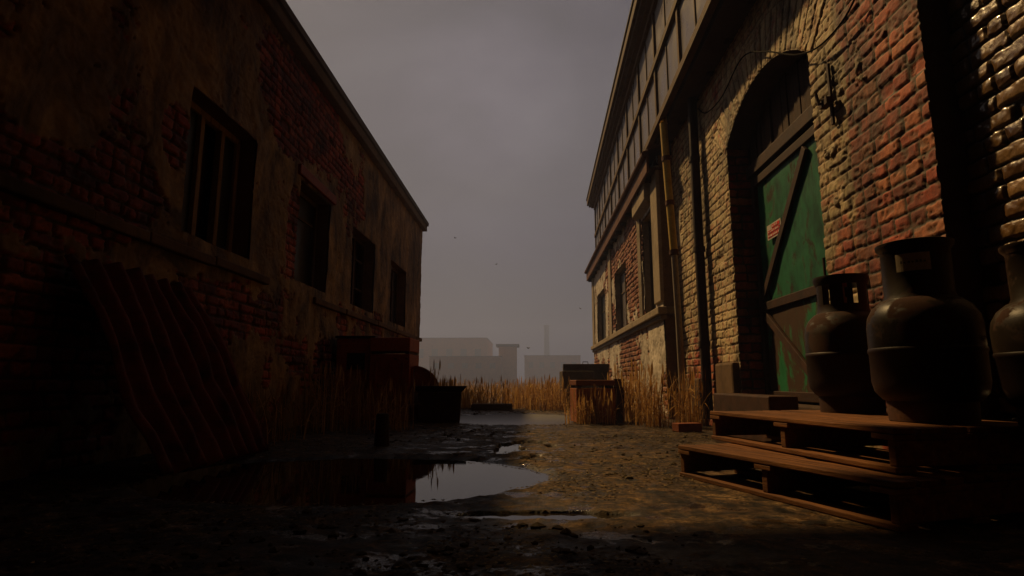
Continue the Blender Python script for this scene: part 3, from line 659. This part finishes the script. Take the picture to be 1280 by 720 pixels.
# ================================================================== GAS CYLINDERS, PALLETS, STEP
PT = 0.335
def pallet(name, L, Wd, H, label, group, mat):
    """x across (0..Wd), y from far (0) to near (-L); front long side at x=0"""
    o = empty(name, (0, 0, 0), 0, label, 'pallet', group)
    bt = 0.022
    n = 7; g = MB()
    for i in range(n):       # deck boards lie along the length, with gaps
        x0 = i * (Wd - 0.095) / (n - 1); g.box((x0 + 0.0475, -L / 2 + random.uniform(-0.012, 0.012), H - bt / 2 + random.uniform(-.002, .002)), (0.095, L, bt), (0, random.uniform(-.02, .02), random.uniform(-.008, .008)))
    g.each('deck_board', mat, o, bevel=0.004, world=False)
    for j in range(3):
        yj = -0.05 - j * (L - 0.1) / 2
        g = MB(); g.box((Wd / 2, yj, H - bt - 0.012), (Wd, 0.1, 0.02)); g.build('cross_board', mat, o, bevel=0.003, world=False)
    for i in range(3):
        xi = 0.045 + i * (Wd - 0.09) / 2
        g = MB(); g.box((xi, -L / 2, 0.011), (0.09, L, 0.022), (0, 0, random.uniform(-.006, .006))); g.build('runner', mat, o, bevel=0.004, world=False)
    for j in range(3):       # boards on edge between the deck and the runners
        yj = -0.022 - j * (L - 0.044) / 2
        g = MB(); g.box((Wd / 2, yj, (0.0225 + H - bt - 0.0225) / 2), (Wd - 0.02, 0.034, H - bt - 0.0225 - 0.0225), (0, 0, random.uniform(-.01, .01))); g.build('stringer', mat, o, bevel=0.004, world=False)
    return o
grp = 'wooden pallets stacked at the doorway'
pl1 = pallet('wooden_pallet', 1.25, 0.8, 0.162, 'lower weathered pallet lying on the wet ground, jutting out towards the alley', grp, M['wood'])
pl1.location = (0.79, 3.24, 0.004); pl1.rotation_euler = (0, 0, R(20.5))
pl2 = copy_tree(pl1); pl2['label'] = 'upper weathered pallet carrying the gas cylinders, stacked on another pallet'
pl2.location = (1.06, 3.54, 0.17); pl2.rotation_euler = (0, 0, R(11.8)); pl2.scale = (0.985, 1.07, 1.0)
def cylinder(label, body, dome, sticker=True, low_collar=False):
    o = empty('gas_cylinder', (0, 0, 0), 0, label, 'gas cylinder', 'gas cylinders standing on the pallets')
    Rr = 0.218; prof = [(0.0, 0.075), (0.12, 0.07), (0.18, 0.09), (0.208, 0.125), (Rr, 0.17), (Rr, 0.295), (Rr + 0.004, 0.30), (Rr + 0.004, 0.315), (Rr, 0.32), (Rr, 0.42), (0.211, 0.462), (0.19, 0.503), (0.155, 0.535), (0.105, 0.556), (0.05, 0.565), (0.0, 0.567)]
    g = MB(); g.lathe(prof[:9], n=56); b0 = g.build('body', body, o, smooth=True, world=False)
    g = MB(); g.lathe(prof[8:], n=56); g.build('shoulder', dome, o, smooth=True, world=False)
    g = MB(); g.lathe([(0.158, 0.0), (0.165, 0.0), (0.168, 0.09), (0.16, 0.09), (0.158, 0.0)], n=48); g.build('foot_ring', M['rust_dark'], o, smooth=True, world=False)
    top = 0.80 if not low_collar else 0.745
    g = MB(); a0, a1 = R(30), R(335)
    rc = 0.135; pr = [(rc + 0.012, 0.53), (rc, 0.56), (rc, top - 0.04), (rc + 0.016, top - 0.02), (rc + 0.018, top - 0.004), (rc + 0.008, top), (rc - 0.004, top - 0.012), (rc - 0.008, top - 0.04), (rc - 0.007, 0.56), (rc + 0.004, 0.53)]
    if low_collar:
        # collar cut open by hand holes: posts, a broad rim and a lower band
        g.lathe([(rc + 0.012, 0.53), (rc, 0.56), (rc, 0.585), (rc - 0.007, 0.585), (rc - 0.007, 0.56), (rc + 0.012, 0.53)], n=48)
        g.lathe([(rc, top - 0.05), (rc + 0.014, top - 0.02), (rc + 0.012, top), (rc - 0.006, top), (rc - 0.007, top - 0.05), (rc, top - 0.05)], n=48)
        for k in (20, 80, 150, 200, 265, 320):
            g.lathe([(rc, 0.584), (rc, top - 0.049), (rc - 0.006, top - 0.049), (rc - 0.006, 0.584), (rc, 0.584)], n=6, a0=R(k), a1=R(k + 30))
    else: g.lathe(pr, n=48, a0=a0, a1=a1)
    g.build('collar', dome if not low_collar else body, o, smooth=True, world=False)
    g = MB(); g.tube([(0, 0, 0.56), (0, 0, 0.63)], 0.026, 12); g.tube([(0, 0, 0.63), (0, 0, 0.69)], [0.018, 0.016], 12); g.tube([(0, 0, 0.615), (-0.05, -0.03, 0.615)], 0.014, 10)
    vv = g.build('valve', M['valve'], o, smooth=True, world=False)
    g = MB(); g.tube([(0, 0, 0.69), (0, 0, 0.715)], 0.032, 12); g.build('hand_wheel', M['valve_red'], vv, world=False)
    if sticker:
        g = MB(); g.lathe([(rc + 0.003, 0.655), (rc + 0.003, 0.735)], n=14, a0=R(160), a1=R(215)); st = g.build('paper_label', M['sticker'], o, world=False)
        g = MB()
        for k in range(7):
            aa = 168 + k * 6; g.lathe([(rc + 0.0045, 0.69), (rc + 0.0045, 0.69 + random.uniform(.006, .014))], n=2, a0=R(aa), a1=R(aa + random.uniform(2, 4)))
        g.build('print', M['ink'], st, world=False)
    return o
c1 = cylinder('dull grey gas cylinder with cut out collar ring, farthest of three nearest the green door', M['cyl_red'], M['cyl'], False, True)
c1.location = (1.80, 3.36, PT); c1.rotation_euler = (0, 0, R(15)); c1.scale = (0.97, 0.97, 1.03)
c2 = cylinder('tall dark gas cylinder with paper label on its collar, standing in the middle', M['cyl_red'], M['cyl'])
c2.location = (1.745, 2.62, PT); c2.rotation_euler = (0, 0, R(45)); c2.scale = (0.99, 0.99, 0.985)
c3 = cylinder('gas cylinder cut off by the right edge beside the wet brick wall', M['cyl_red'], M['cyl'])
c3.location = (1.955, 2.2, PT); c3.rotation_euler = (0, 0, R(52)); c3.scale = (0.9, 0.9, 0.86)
g = MB(); g.box((1.66, 4.5, 0.205), (0.2, 1.1, 0.41), (0, 0, R(1.5))); tag(g.build('door_step', M['rust_dark'], bevel=0.012), 'low dark step block lying behind the pallets in front of the green door', 'step')
g = MB(); g.box((1.6, 6.14, 0.045), (0.27, 0.13, 0.085), (0, 0, R(18))); tag(g.build('loose_brick', M['brick_red'], bevel=0.006), 'single red brick lying on the mud near the foot of the warehouse wall', 'brick')

# ================================================================== RIGHT SIDE CLUTTER
def metal_bin(loc, rz, w_, d_, h_, m, label, lid_gap=0.03, cat='bin'):
    o = empty('metal_bin', loc, rz, label, cat)
    g = MB(); t = 0.012; hb = h_ * 0.8; lid_gap = lid_gap + 0.006
    g.box((0, -d_ / 2 + t / 2, hb / 2), (w_, t, hb)); g.box((0, d_ / 2 - t / 2, hb / 2), (w_, t, hb)); g.box((-w_ / 2 + t / 2, 0, hb / 2), (t, d_ - 2 * t, hb)); g.box((w_ / 2 - t / 2, 0, hb / 2), (t, d_ - 2 * t, hb)); g.box((0, 0, 0.01), (w_ - 2 * t, d_ - 2 * t, 0.02))
    g.build('body', m, o, world=False, bevel=0.004)
    g = MB()
    for k in (-0.33, 0.0, 0.33): g.box((w_ * k, -d_ / 2 - 0.006, hb * 0.45), (0.03, 0.012, hb * 0.86))
    g.each('rib', m, o, world=False, bevel=0.003)
    g = MB(); zl = hb + lid_gap; g.box((0, 0, (zl + h_) / 2), (w_ + 0.006, d_ + 0.006, h_ - zl)); lid = g.build('lid', m, o, world=False, bevel=0.01)
    g = MB()
    for k in (-1, 1): g.box((k * (w_ / 2 - 0.04), 0, hb + lid_gap / 2), (0.05, d_ * 0.9, lid_gap))
    g.each('lid_hinge', M['rust_dark'], o, world=False)
    return o
metal_bin((0.79, 7.65, 0.0), R(8), 0.5, 0.4, 0.53, M['brown_metal'], 'rusty orange metal bin with a lid standing among reeds by the warehouse corner')
g = MB(); g.box((1.13, 7.6, 0.27), (0.13, 0.05, 0.55), (R(-4), R(2), R(10))); g.box((1.13, 7.574, 0.12), (0.12, 0.02, 0.03)); tag(g.build('upright_plank', M['wood_dark'], bevel=0.004), 'dark rotten plank standing upright beside the orange bin', 'plank')
def cblock(loc, size, rz, label):
    o = empty('concrete_block', loc, rz, label, 'concrete block', 'concrete blocks at the far end of the alley')
    g = MB(); W_, D_, H_ = size; n = W_ * 0.14
    g.prism([(-W_ / 2, 0), (-n, 0), (-n, H_ * 0.16), (n, H_ * 0.16), (n, 0), (W_ / 2, 0), (W_ / 2, H_), (-W_ / 2, H_)], -D_ / 2, D_ / 2, 'y'); g.build('slab', M['concrete_dark'], o, world=False, bevel=0.012)
    g = MB(); g.tube([(-0.06, 0, H_ - 0.01), (-0.05, 0, H_ + 0.05), (0.05, 0, H_ + 0.05), (0.06, 0, H_ - 0.01)], 0.009, 6); g.build('lifting_loop', M['rust_dark'], o, world=False)
cblock((0.90, 11.6, 0), (0.62, 0.5, 0.72), R(4), 'dark concrete block at the alley end, nearest the reeds')
cblock((1.15, 12.35, 0), (0.95, 0.5, 0.88), R(-2), 'taller dark concrete block set back against the far warehouse wall')

# ================================================================== LEFT SIDE CLUTTER
def corrugated(label, y0, y1, xtop, ztop, xbot, shift, amp, m):
    L = math.hypot(xtop - xbot, ztop); nu, nv = 150, 26
    a, s_ = np.meshgrid(np.linspace(0, 1, nu), np.linspace(0, 1, nv))
    Y = y0 + (y1 - y0) * a + shift * (1 - s_); wv = np.sin(a * (y1 - y0) / 0.166 * 2 * np.pi) * amp + (fbm(a * 3, s_ * 3, 500, 3) - .5) * 0.07 + (fbm(a * 9, s_ * 7, 507, 3) - .5) * 0.03 - 0.10 * np.clip(a - 0.82, 0, 1) * np.clip(s_ - 0.5, 0, 1) * 6
    nx, nz = ztop / L, (xbot - xtop) / L
    Y = Y + (fbm(a * 4 + 9, s_ * 3, 512, 3) - .5) * 0.06; X = xbot + (xtop - xbot) * s_ + nx * wv; Z = 0.02 + ztop * s_ + nz * wv
    me = grid_mesh('corrugated_sheet', np.stack([X, Y, Z], -1), None, None)
    o = link('corrugated_sheet', me, m); md = o.modifiers.new('thick', 'SOLIDIFY'); md.thickness = 0.006
    return tag(o, label, 'corrugated sheet')
corrugated('dark red corrugated sheet leaning on the wall under the nearest left window', 3.1, 4.42, -2.62, 1.2, -1.9, -0.1, 0.03, M['sheet_rust'])
cab = empty('metal_cabinet', (-2.37, 7.9, 0), R(2), 'tall faded red metal cabinet against the left wall', 'cabinet')
g = MB(); g.box((0, 0, 0.545), (0.5, 0.4, 1.09)); g.build('case', M['red_metal'], cab, world=False, bevel=0.01)
g = MB(); g.box((0, -0.207, 0.74), (0.4, 0.012, 0.55)); dr = g.build('door', M['red_metal'], cab, world=False, bevel=0.004)
g = MB(); g.box((0.02, -0.216, 0.78), (0.24, 0.006, 0.22)); g.build('inset_panel', M['rust_dark'], dr, world=False, bevel=0.002)
g = MB(); g.tube([(0.16, -0.215, 0.66), (0.16, -0.24, 0.66), (0.16, -0.24, 0.56), (0.16, -0.215, 0.56)], 0.007, 6); g.build('handle', M['rust_dark'], dr, world=False)
g = MB(); g.box((0, 0, 1.105), (0.54, 0.44, 0.03)); g.build('top', M['rust_dark'], cab, world=False, bevel=0.006)
metal_bin((-1.83, 7.75, 0), R(-3), 0.53, 0.5, 1.08, M['red_metal'], 'tall faded red bin with a gap under its lid beside the left hand cabinet')
sh = empty('bent_sheet', (-1.46, 7.9, 0), R(10), 'bent red brown metal sheet curling over an arched gap behind the dark trough', 'metal sheet')
g = MB(); V = []; F = []; n = 18
for i in range(n + 1):
    a = 1.45 * (1 - i / n) + 0.05; r_ = 0.36
    for (q, yv) in ((r_, -0.28), (r_, 0.28), (r_ - 0.014, 0.28), (r_ - 0.014, -0.28)): V.append((-0.14 + q * math.cos(a), yv, 0.36 + q * math.sin(a)))
for i in range(n):
    for k in range(4): F.append((i * 4 + k, i * 4 + (k + 1) % 4, i * 4 + 4 + (k + 1) % 4, i * 4 + 4 + k))
g.add(V, F); g.build('curved_panel', M['red_metal'], sh, world=False)
g = MB(); g.prism([(-0.13, 0.362)] + [(-0.14 + 0.343 * math.cos(1.45 * (1 - i / 10) + 0.07), 0.36 + 0.343 * math.sin(1.45 * (1 - i / 10) + 0.07)) for i in range(11)], -0.26, -0.248, 'y'); g.build('front_plate', M['red_metal'], sh, world=False)
g = MB(); g.bx(-0.155, -0.138, -0.28, 0.28, 0, 0.70); g.bx(0.205, 0.22, -0.28, 0.28, 0, 0.37); g.bx(-0.137, 0.2, 0.262, 0.275, 0, 0.36); g.each('side_panel', M['red_metal'], sh, world=False)
tro = empty('planter_trough', (-1.16, 7.45, 0), R(6), 'dark square trough with a flared rim full of withered stems', 'trough')
g = MB()
def hollow(g, w0, d0, z0, w1, d1, z1, t):
    def ring(w_, d_, z): return [(-w_ / 2, -d_ / 2, z), (w_ / 2, -d_ / 2, z), (w_ / 2, d_ / 2, z), (-w_ / 2, d_ / 2, z)]
    V = ring(w0, d0, z0) + ring(w1, d1, z1) + ring(w1 - 2 * t, d1 - 2 * t, z1) + ring(w0 - 2 * t, d0 - 2 * t, z0)
    F = [(3, 2, 1, 0)] if False else []
    for a in (0, 4, 8):
        for k in range(4): F.append((a + k, a + (k + 1) % 4, a + 4 + (k + 1) % 4, a + 4 + k))
    for k in range(4): F.append((12 + k, 12 + (k + 1) % 4, (k + 1) % 4, k))
    g.add(V, F)
hollow(g, 0.5, 0.42, 0.0, 0.54, 0.46, 0.38, 0.03); g.build('tub', M['rust_dark'], tro, world=False, bevel=0.006)
g = MB(); hollow(g, 0.55, 0.47, 0.383, 0.68, 0.58, 0.455, 0.025); g.build('rim', M['rust_dark'], tro, world=False, bevel=0.004)
g = MB(); g.box((0, 0, 0.345), (0.46, 0.38, 0.05)); g.build('soil', M['dark_brown'], tro, world=False)
g = MB(); g.lathe([(0.0, 0), (0.062, 0), (0.055, 0.13), (0.05, 0.25), (0.044, 0.262), (0.0, 0.265)], c=(-1.2, 4.72, -0.01), n=18)
tag(g.build('wooden_stump', M['wood_dark'], smooth=True), 'short dark wooden stump standing in mud at the edge of the near puddle', 'stump')
g = MB(); g.box((-0.72, 10.75, 0.055), (0.75, 0.3, 0.12), (0, 0, R(3))); tag(g.build('stone_slab', M['concrete_dark'], bevel=0.02), 'low dark slab lying in front of the far reeds beyond the puddle', 'slab')

# ================================================================== REEDS, LEAVES, RUBBLE
def reeds(points, hmin, hmax, wid=0.006, lean=0.22, heads=0.35, rng=None, tone_bias=0.0):
    rng = rng or RNG; V = []; F = []; T = []
    for (x, y, z) in points:
        h = rng.uniform(hmin, hmax); a = rng.uniform(0, 2 * math.pi); l = abs(rng.normal(0, lean)) * h; fa = rng.uniform(0, math.pi)
        wx, wy = math.cos(fa), math.sin(fa); tn = min(1, max(0, rng.normal(0.5 + tone_bias, 0.25))); hd = rng.random() < heads
        k0 = len(V); sgm = 5
        for i in range(sgm + 1):
            t = i / sgm; w_ = wid * (1 - 0.75 * t)
            px = x + math.cos(a) * l * t ** 2; py = y + math.sin(a) * l * t ** 2; pz = z + h * t - 0.25 * l * t ** 3
            V += [(px - wx * w_, py - wy * w_, pz), (px + wx * w_, py + wy * w_, pz)]; T += [tn, tn]
        for i in range(sgm): F.append((k0 + 2 * i, k0 + 2 * i + 1, k0 + 2 * i + 3, k0 + 2 * i + 2))
        if hd:
            k1 = len(V); ex, ey, ez = x + math.cos(a) * l, y + math.sin(a) * l, z + h - 0.25 * l
            for (dt, w_) in ((-0.10, 0.003), (-0.05, 0.011), (0.0, 0.009), (0.05, 0.001)):
                V += [(ex - wx * w_, ey - wy * w_, ez + dt), (ex + wx * w_, ey + wy * w_, ez + dt)]; T += [tn * 0.8] * 2
            for i in range(3): F.append((k1 + 2 * i, k1 + 2 * i + 1, k1 + 2 * i + 3, k1 + 2 * i + 2))
        for _ in range(2):
            k1 = len(V); t = rng.uniform(0.15, 0.75); bx_, by_, bz_ = x + math.cos(a) * l * t * t, y + math.sin(a) * l * t * t, z + h * t
            a2 = rng.uniform(0, 2 * math.pi); ll = rng.uniform(0.25, 0.5) * h; up = rng.uniform(0.1, 0.8)
            for (s_, w_) in ((0, 0.9), (0.4, 0.8), (0.75, 0.5), (1, 0.05)):
                ox, oy, oz = math.cos(a2) * ll * s_ * 0.6, math.sin(a2) * ll * s_ * 0.6, ll * (up * s_ - 0.75 * s_ ** 2 * (1 - up * .4))
                V += [(bx_ + ox - wx * wid * w_, by_ + oy - wy * wid * w_, bz_ + oz), (bx_ + ox + wx * wid * w_, by_ + oy + wy * wid * w_, bz_ + oz)]; T += [tn, tn]
            for i in range(3): F.append((k1 + 2 * i, k1 + 2 * i + 1, k1 + 2 * i + 3, k1 + 2 * i + 2))
    return V, F, T
def reed_mesh(name, V, F, T, off=(0, 0, 0)):
    me = bpy.data.meshes.new(name); me.from_pydata([(v[0] - off[0], v[1] - off[1], v[2] - off[2]) for v in V], [], F)
    at = me.attributes.new('tone', 'FLOAT', 'POINT'); at.data.foreach_set('value', np.array(T, np.float32)); return me
def clump(cx_, cy_, rx, ry, n, hmin, hmax, label, bias=0.0, wid=0.006):
    pts = []
    while len(pts) < n:
        a, b_ = RNG.normal(0, 0.5), RNG.normal(0, 0.5)
        if abs(a) < 1 and abs(b_) < 1: x, y = cx_ + a * rx, cy_ + b_ * ry; pts.append((x, y, float(gh(x, y)) - 0.02))
    me = reed_mesh('reed_clump', *reeds(pts, hmin, hmax, tone_bias=bias, wid=wid), off=(cx_, cy_, 0)); o = link('reed_clump', me, M['reed']); o.location = (cx_, cy_, 0)
    return tag(o, label, 'reed clump', 'dry reed clumps along the walls')
pts = []
for (x0, x1, y0, y1, n) in ((-2.4, 0.7, 11.0, 12.4, 1100), (-3.5, 1.6, 12.4, 15.5, 1100), (-6, 1.5, 15.5, 22, 1100), (-14, 9, 22, 44, 1600), (-0.1, 0.6, 10.4, 11.2, 200)):
    for _ in range(n):
        x, y = RNG.uniform(x0, x1), RNG.uniform(y0, y1)
        if vnoise(np.array(x * 1.4), np.array(y * 0.9), 610) > 0.3 and float(puddle_f(np.array(x), np.array(y))) < -0.02 and not (0.5 < x < 1.7 and 11.2 < y < 12.7) and not (x > 1.6 and y < 17.5): pts.append((x, y, float(gh(x, y)) - 0.02))
tag(link('reed_bed', reed_mesh('reed_bed', *reeds(pts, 0.26, 0.66, wid=0.0075, heads=0.3, lean=0.36)), M['reed']), 'dense dry straw coloured reeds across the far end of the alley', 'reeds', kind='stuff')
clump(0.72, 7.28, 0.34, 0.1, 95, 0.25, 0.48, 'low dry reeds growing in front of the orange bin')
clump(1.36, 7.6, 0.22, 0.35, 120, 0.4, 0.8, 'tall pale reeds between the upright plank and the warehouse wall', 0.1)
clump(1.42, 6.95, 0.2, 0.2, 80, 0.35, 0.75, 'reeds at the warehouse corner below the grey pipe, behind the loose brick')
clump(1.78, 6.75, 0.16, 0.45, 90, 0.35, 0.7, 'dark reeds at the foot of the drainpipe against the brick wall', -0.15)
clump(1.5, 9.6, 0.25, 1.2, 110, 0.4, 0.85, 'sparse reeds along the peeling far section of the warehouse')
clump(-2.2, 6.3, 0.4, 0.8, 150, 0.35, 0.75, 'shaded reeds along the left wall below the second window', -0.15)  # lower tone on these left clumps puts their shade into the colour
clump(-1.55, 6.2, 0.32, 0.5, 100, 0.25, 0.6, 'shaded reeds in front of the tall red bin', -0.15)
clump(-2.25, 4.95, 0.3, 0.35, 80, 0.25, 0.55, 'shaded reeds beside the leaning corrugated sheets', -0.15)
V, F, T = reeds([(RNG.uniform(-.2, .2), RNG.uniform(-.16, .16), 0.35) for _ in range(46)], 0.1, 0.2, wid=0.006, heads=0.6)
V2, F2, T2 = reeds([(RNG.uniform(-.22, .1), RNG.uniform(0, .16), 0.35) for _ in range(5)], 0.3, 0.42, wid=0.005, heads=1.0)
o = link('stems', reed_mesh('stems', V + V2, F + [tuple(i + len(V) for i in f) for f in F2], T + T2), M['reed'], tro)
# leaf litter
n = 24000; V = np.empty((n, 4, 3)); T = np.empty((n, 4))
x = RNG.uniform(-2.6, 2.0, n * 4); y = 1.2 + 12 * RNG.random(n * 4) ** 1.5
ok = (fbm(x * 1.3, y * 1.3, 700, 4) > 0.47 + 0.1 * RNG.random(n * 4)) & (puddle_f(x, y) < 0.02) & ~((x > 0.85) & (y < 3.4)); x, y = x[ok][:n], y[ok][:n]; n = len(x)
z = gh(x, y); a = RNG.uniform(0, 6.28, n); s_ = RNG.uniform(0.004, 0.013, n); tl = RNG.normal(0, 0.35, (n, 2)); tn = np.clip(RNG.normal(0.5, 0.28, n), 0, 1)
V = np.empty((n, 4, 3))
for k, (p_, q_) in enumerate(((-1, 0), (0, -0.55), (1, 0), (0, 0.55))):
    dx, dy = (p_ * np.cos(a) - q_ * np.sin(a)) * s_, (p_ * np.sin(a) + q_ * np.cos(a)) * s_
    V[:, k] = np.stack([x + dx, y + dy, z + 0.006 + np.abs(dx * tl[:, 0] + dy * tl[:, 1])], -1)
me = bpy.data.meshes.new('leaf_litter'); me.from_pydata(V.reshape(-1, 3).tolist(), [], np.arange(n * 4).reshape(n, 4).tolist())
at = me.attributes.new('tone', 'FLOAT', 'POINT'); at.data.foreach_set('value', np.repeat(tn, 4).astype(np.float32))
tag(link('leaf_litter', me, M['leaf']), 'brown fallen leaves scattered over the muddy alley', 'leaves', kind='stuff')
# gravel and small rubble
n = 2600; g = bmesh.new()
base = bmesh.new(); bmesh.ops.create_icosphere(base, subdivisions=1, radius=1.0); bv = np.array([v.co[:] for v in base.verts]); bf = [[v.index for v in f.verts] for f in base.faces]; base.free(); g.free()
x = RNG.uniform(-2.62, 2.0, n * 3); y = 1.2 + 11 * RNG.random(n * 3) ** 1.6
ok = (fbm(x * 1.1, y * 1.1, 720, 4) > 0.45) & (puddle_f(x, y) < 0.05) & ~((x > 0.85) & (y < 3.4)); x, y = x[ok][:n], y[ok][:n]; n = len(x)
VV = []; FF = []
zz = gh(x, y)
for i in range(n):
    s_ = 0.005 + 0.012 * RNG.random() ** 3 * 2; q = bv * (1 + RNG.uniform(-0.3, 0.3, bv.shape)) * np.array([1, RNG.uniform(.6, 1), RNG.uniform(.4, .7)]) * s_
    a = RNG.uniform(0, 6.28); c_, d_ = math.cos(a), math.sin(a); k0 = len(VV)
    VV += [(x[i] + p[0] * c_ - p[1] * d_, y[i] + p[0] * d_ + p[1] * c_, zz[i] + p[2]) for p in q]; FF += [[k0 + j for j in f] for f in bf]
me = bpy.data.meshes.new('gravel'); me.from_pydata(VV, [], FF)
tag(link('gravel', me, M['mud_stone']), 'small stones and crumbs of rubble on the mud', 'gravel', kind='stuff')

# ================================================================== FAR BUILDINGS, CHIMNEY, BIRDS
def far_building(loc, w_, d_, h_, label, cap=0.25, nwin=5):
    o = empty('far_building', loc, 0, label, 'building')
    g = MB(); g.box((0, 0, h_ / 2), (w_, d_, h_)); g.build('wall', M['far_wall'], o, world=False)
    g = MB(); g.box((0, 0, h_ + cap / 2), (w_ + 0.5, d_ + 0.5, cap)); g.build('roof', M['concrete'], o, world=False)
    for k in range(nwin):
        g = MB(); xw = -w_ / 2 + w_ * (k + 0.6) / (nwin + 0.2); g.box((xw, -d_ / 2 - 0.02, h_ * 0.66), (w_ / nwin * 0.4, 0.1, h_ * 0.2)); g.build('window', M['plaster'], o, world=False)
    return o
far_building((-42.6, 324, 0), 39.0, 48, 23.3, 'large pale flat roofed building fading into haze on the left')
far_building((-24.0, 225, 0), 26.1, 30, 9.8, 'long low ochre building in the haze, left of the square tower', 0.15)
tw = empty('square_tower', (-8.85, 222, 0), 0, 'square hazy tower with overhanging cap beside the low ochre building', 'tower')
g = MB(); g.box((0, 0, 6.95), (6.75, 6.75, 13.9)); g.build('shaft', M['far_wall'], tw, world=False)
g = MB(); g.box((0, 0, 14.35), (8.7, 8.7, 0.9)); g.build('cap', M['concrete'], tw, world=False)
far_building((11.7, 336, 0), 30.6, 36, 15.0, 'faint flat roofed shed in the haze right of the square tower', 0.2)
ch = empty('factory_chimney', (13.8, 510, 0), 0, 'thin tall chimney barely visible through the haze', 'chimney')
g = MB(); g.lathe([(2.7, 0), (2.16, 49.5), (0.0, 49.5)], n=20); g.build('shaft', M['concrete'], ch, world=False)
g = MB(); g.lathe([(2.4, 48.3), (2.58, 48.6), (2.58, 50.4), (1.8, 50.4)], n=20); g.build('rim', M['concrete'], ch, world=False)
def bird(loc, rz, roll, label):
    o = empty('bird', loc, rz, label, 'bird', 'small birds in flight')
    g = MB(); g.tube([(0, -0.11, 0), (0, -0.05, 0.01), (0, 0.03, 0.012), (0, 0.09, 0.015), (0, 0.12, 0.012)], [0.006, 0.026, 0.032, 0.018, 0.004], 8); g.build('body', M['bird'], o, smooth=True, world=False)
    o.scale = (0.65, 0.65, 0.65)
    for s in (-1, 1):
        g = MB(); g.add([(s * 0.02, 0.05, 0.015), (s * 0.02, -0.04, 0.012), (s * 0.11, -0.03, 0.06 + roll * s), (s * 0.11, 0.05, 0.065 + roll * s), (s * 0.2, -0.01, 0.05 + roll * s), (s * 0.02, 0.05, 0.022), (s * 0.11, 0.05, 0.072 + roll * s)], [(0, 1, 2, 3), (3, 2, 4), (5, 0, 3, 6)]); g.build('wing', M['bird'], o, world=False)
bird((-3.9, 29, 7.9), R(60), 0.0, 'tiny dark bird in the sky, the leftmost and highest')
bird((-1.9, 31, 6.9), R(-30), 0.02, 'tiny dark bird in the open sky, between the other two high ones')
bird((2.6, 30, 4.3), R(20), -0.02, 'tiny dark bird low beside the warehouse corner')
bird((-0.1, 22, 1.78), R(40), 0.0, 'tiny dark bird just above the reeds, right of the square tower')

# ================================================================== LIGHT, SKY, HAZE
AZ, EL = R(38.5), R(48.0)
sv = Vector((-math.sin(AZ) * math.cos(EL), math.cos(AZ) * math.cos(EL), math.sin(EL)))
sd = bpy.data.lights.new('sun', 'SUN'); sd.energy = 4.1; sd.angle = R(2.2); sd.color = (1.0, 0.64, 0.26)
so = bpy.data.objects.new('sun', sd); COL.objects.link(so); so.rotation_euler = sv.to_track_quat('Z', 'Y').to_euler(); so.location = sv * 40
W = bpy.data.worlds.new('World'); S.world = W; W.use_nodes = True; wt = W.node_tree; bg = wt.nodes['Background']
class WN(NT):
    def __init__(s, tree): s.t = tree
wn = WN(wt)
sky = wn.n('ShaderNodeTexSky', sky_type='NISHITA', sun_disc=False); sky.sun_elevation = EL; sky.sun_rotation = -AZ % (2 * math.pi); sky.dust_density = 4.0; sky.air_density = 1.5
co = wn.coord('Generated', (1, 1, 2.2)); co.node.inputs['Location'].default_value = (3.1, 1.7, 0.4); n1 = wn.noise(co, 2.0, 8, 0.58, 0.4); n2 = wn.noise(co, 0.8, 4, 0.5)
cl_ = wn.ramp(n1, [(0.36, (0.92, 0.80, 0.88)), (0.52, (1.14, 0.97, 1.11)), (0.68, (1.42, 1.24, 1.36))])
# brighter veil where the cloud thins
gd = Vector((-0.06, 0.85, 0.44)).normalized(); dp = wn.n('ShaderNodeVectorMath', operation='DOT_PRODUCT'); wt.links.new(wn.coord('Generated'), dp.inputs[0]); dp.inputs[1].default_value = gd
gl_ = wn.ramp(dp.outputs['Value'], [(0.93, 0.70), (0.972, 0.98), (0.988, 1.14), (0.9995, 1.62)])
cl_ = wn.mix(1.0, cl_, gl_, 'MULTIPLY')
sxyz = wn.n('ShaderNodeSeparateXYZ'); wt.links.new(wn.coord('Generated'), sxyz.inputs[0])
cl_ = wn.mix(1.0, cl_, wn.ramp(sxyz.outputs[2], [(0.0, (1.6, 1.7, 2.4)), (0.12, (1.25, 1.29, 1.6)), (0.32, (1.0, 1.0, 1.0))]), 'MULTIPLY')   # paler air low over the horizon
cs = wn.mix(0.05, cl_, sky.outputs[0])
wt.links.new(cs, bg.inputs['Color']); bg.inputs['Strength'].default_value = 0.08
hz = MB(); hz.bx(-570, 570, -570, 570, -1.2, 54.0)
ho = hz.build('haze', None); tag(ho, 'pale brown haze filling the alley and the distance', 'haze', kind='stuff')
hm = bpy.data.materials.new('haze air'); hm.use_nodes = True; ht = hm.node_tree; ht.nodes.remove(ht.nodes['Principled BSDF'])
pv = ht.nodes.new('ShaderNodeVolumePrincipled'); pv.inputs['Color'].default_value = (0.40, 0.50, 0.90, 1); pv.inputs['Density'].default_value = 0.0031; pv.inputs['Anisotropy'].default_value = 0.35
ht.links.new(pv.outputs[0], ht.nodes['Material Output'].inputs['Volume']); ho.data.materials.append(hm)
hm.cycles.homogeneous_volume = True if hasattr(hm.cycles, 'homogeneous_volume') else None
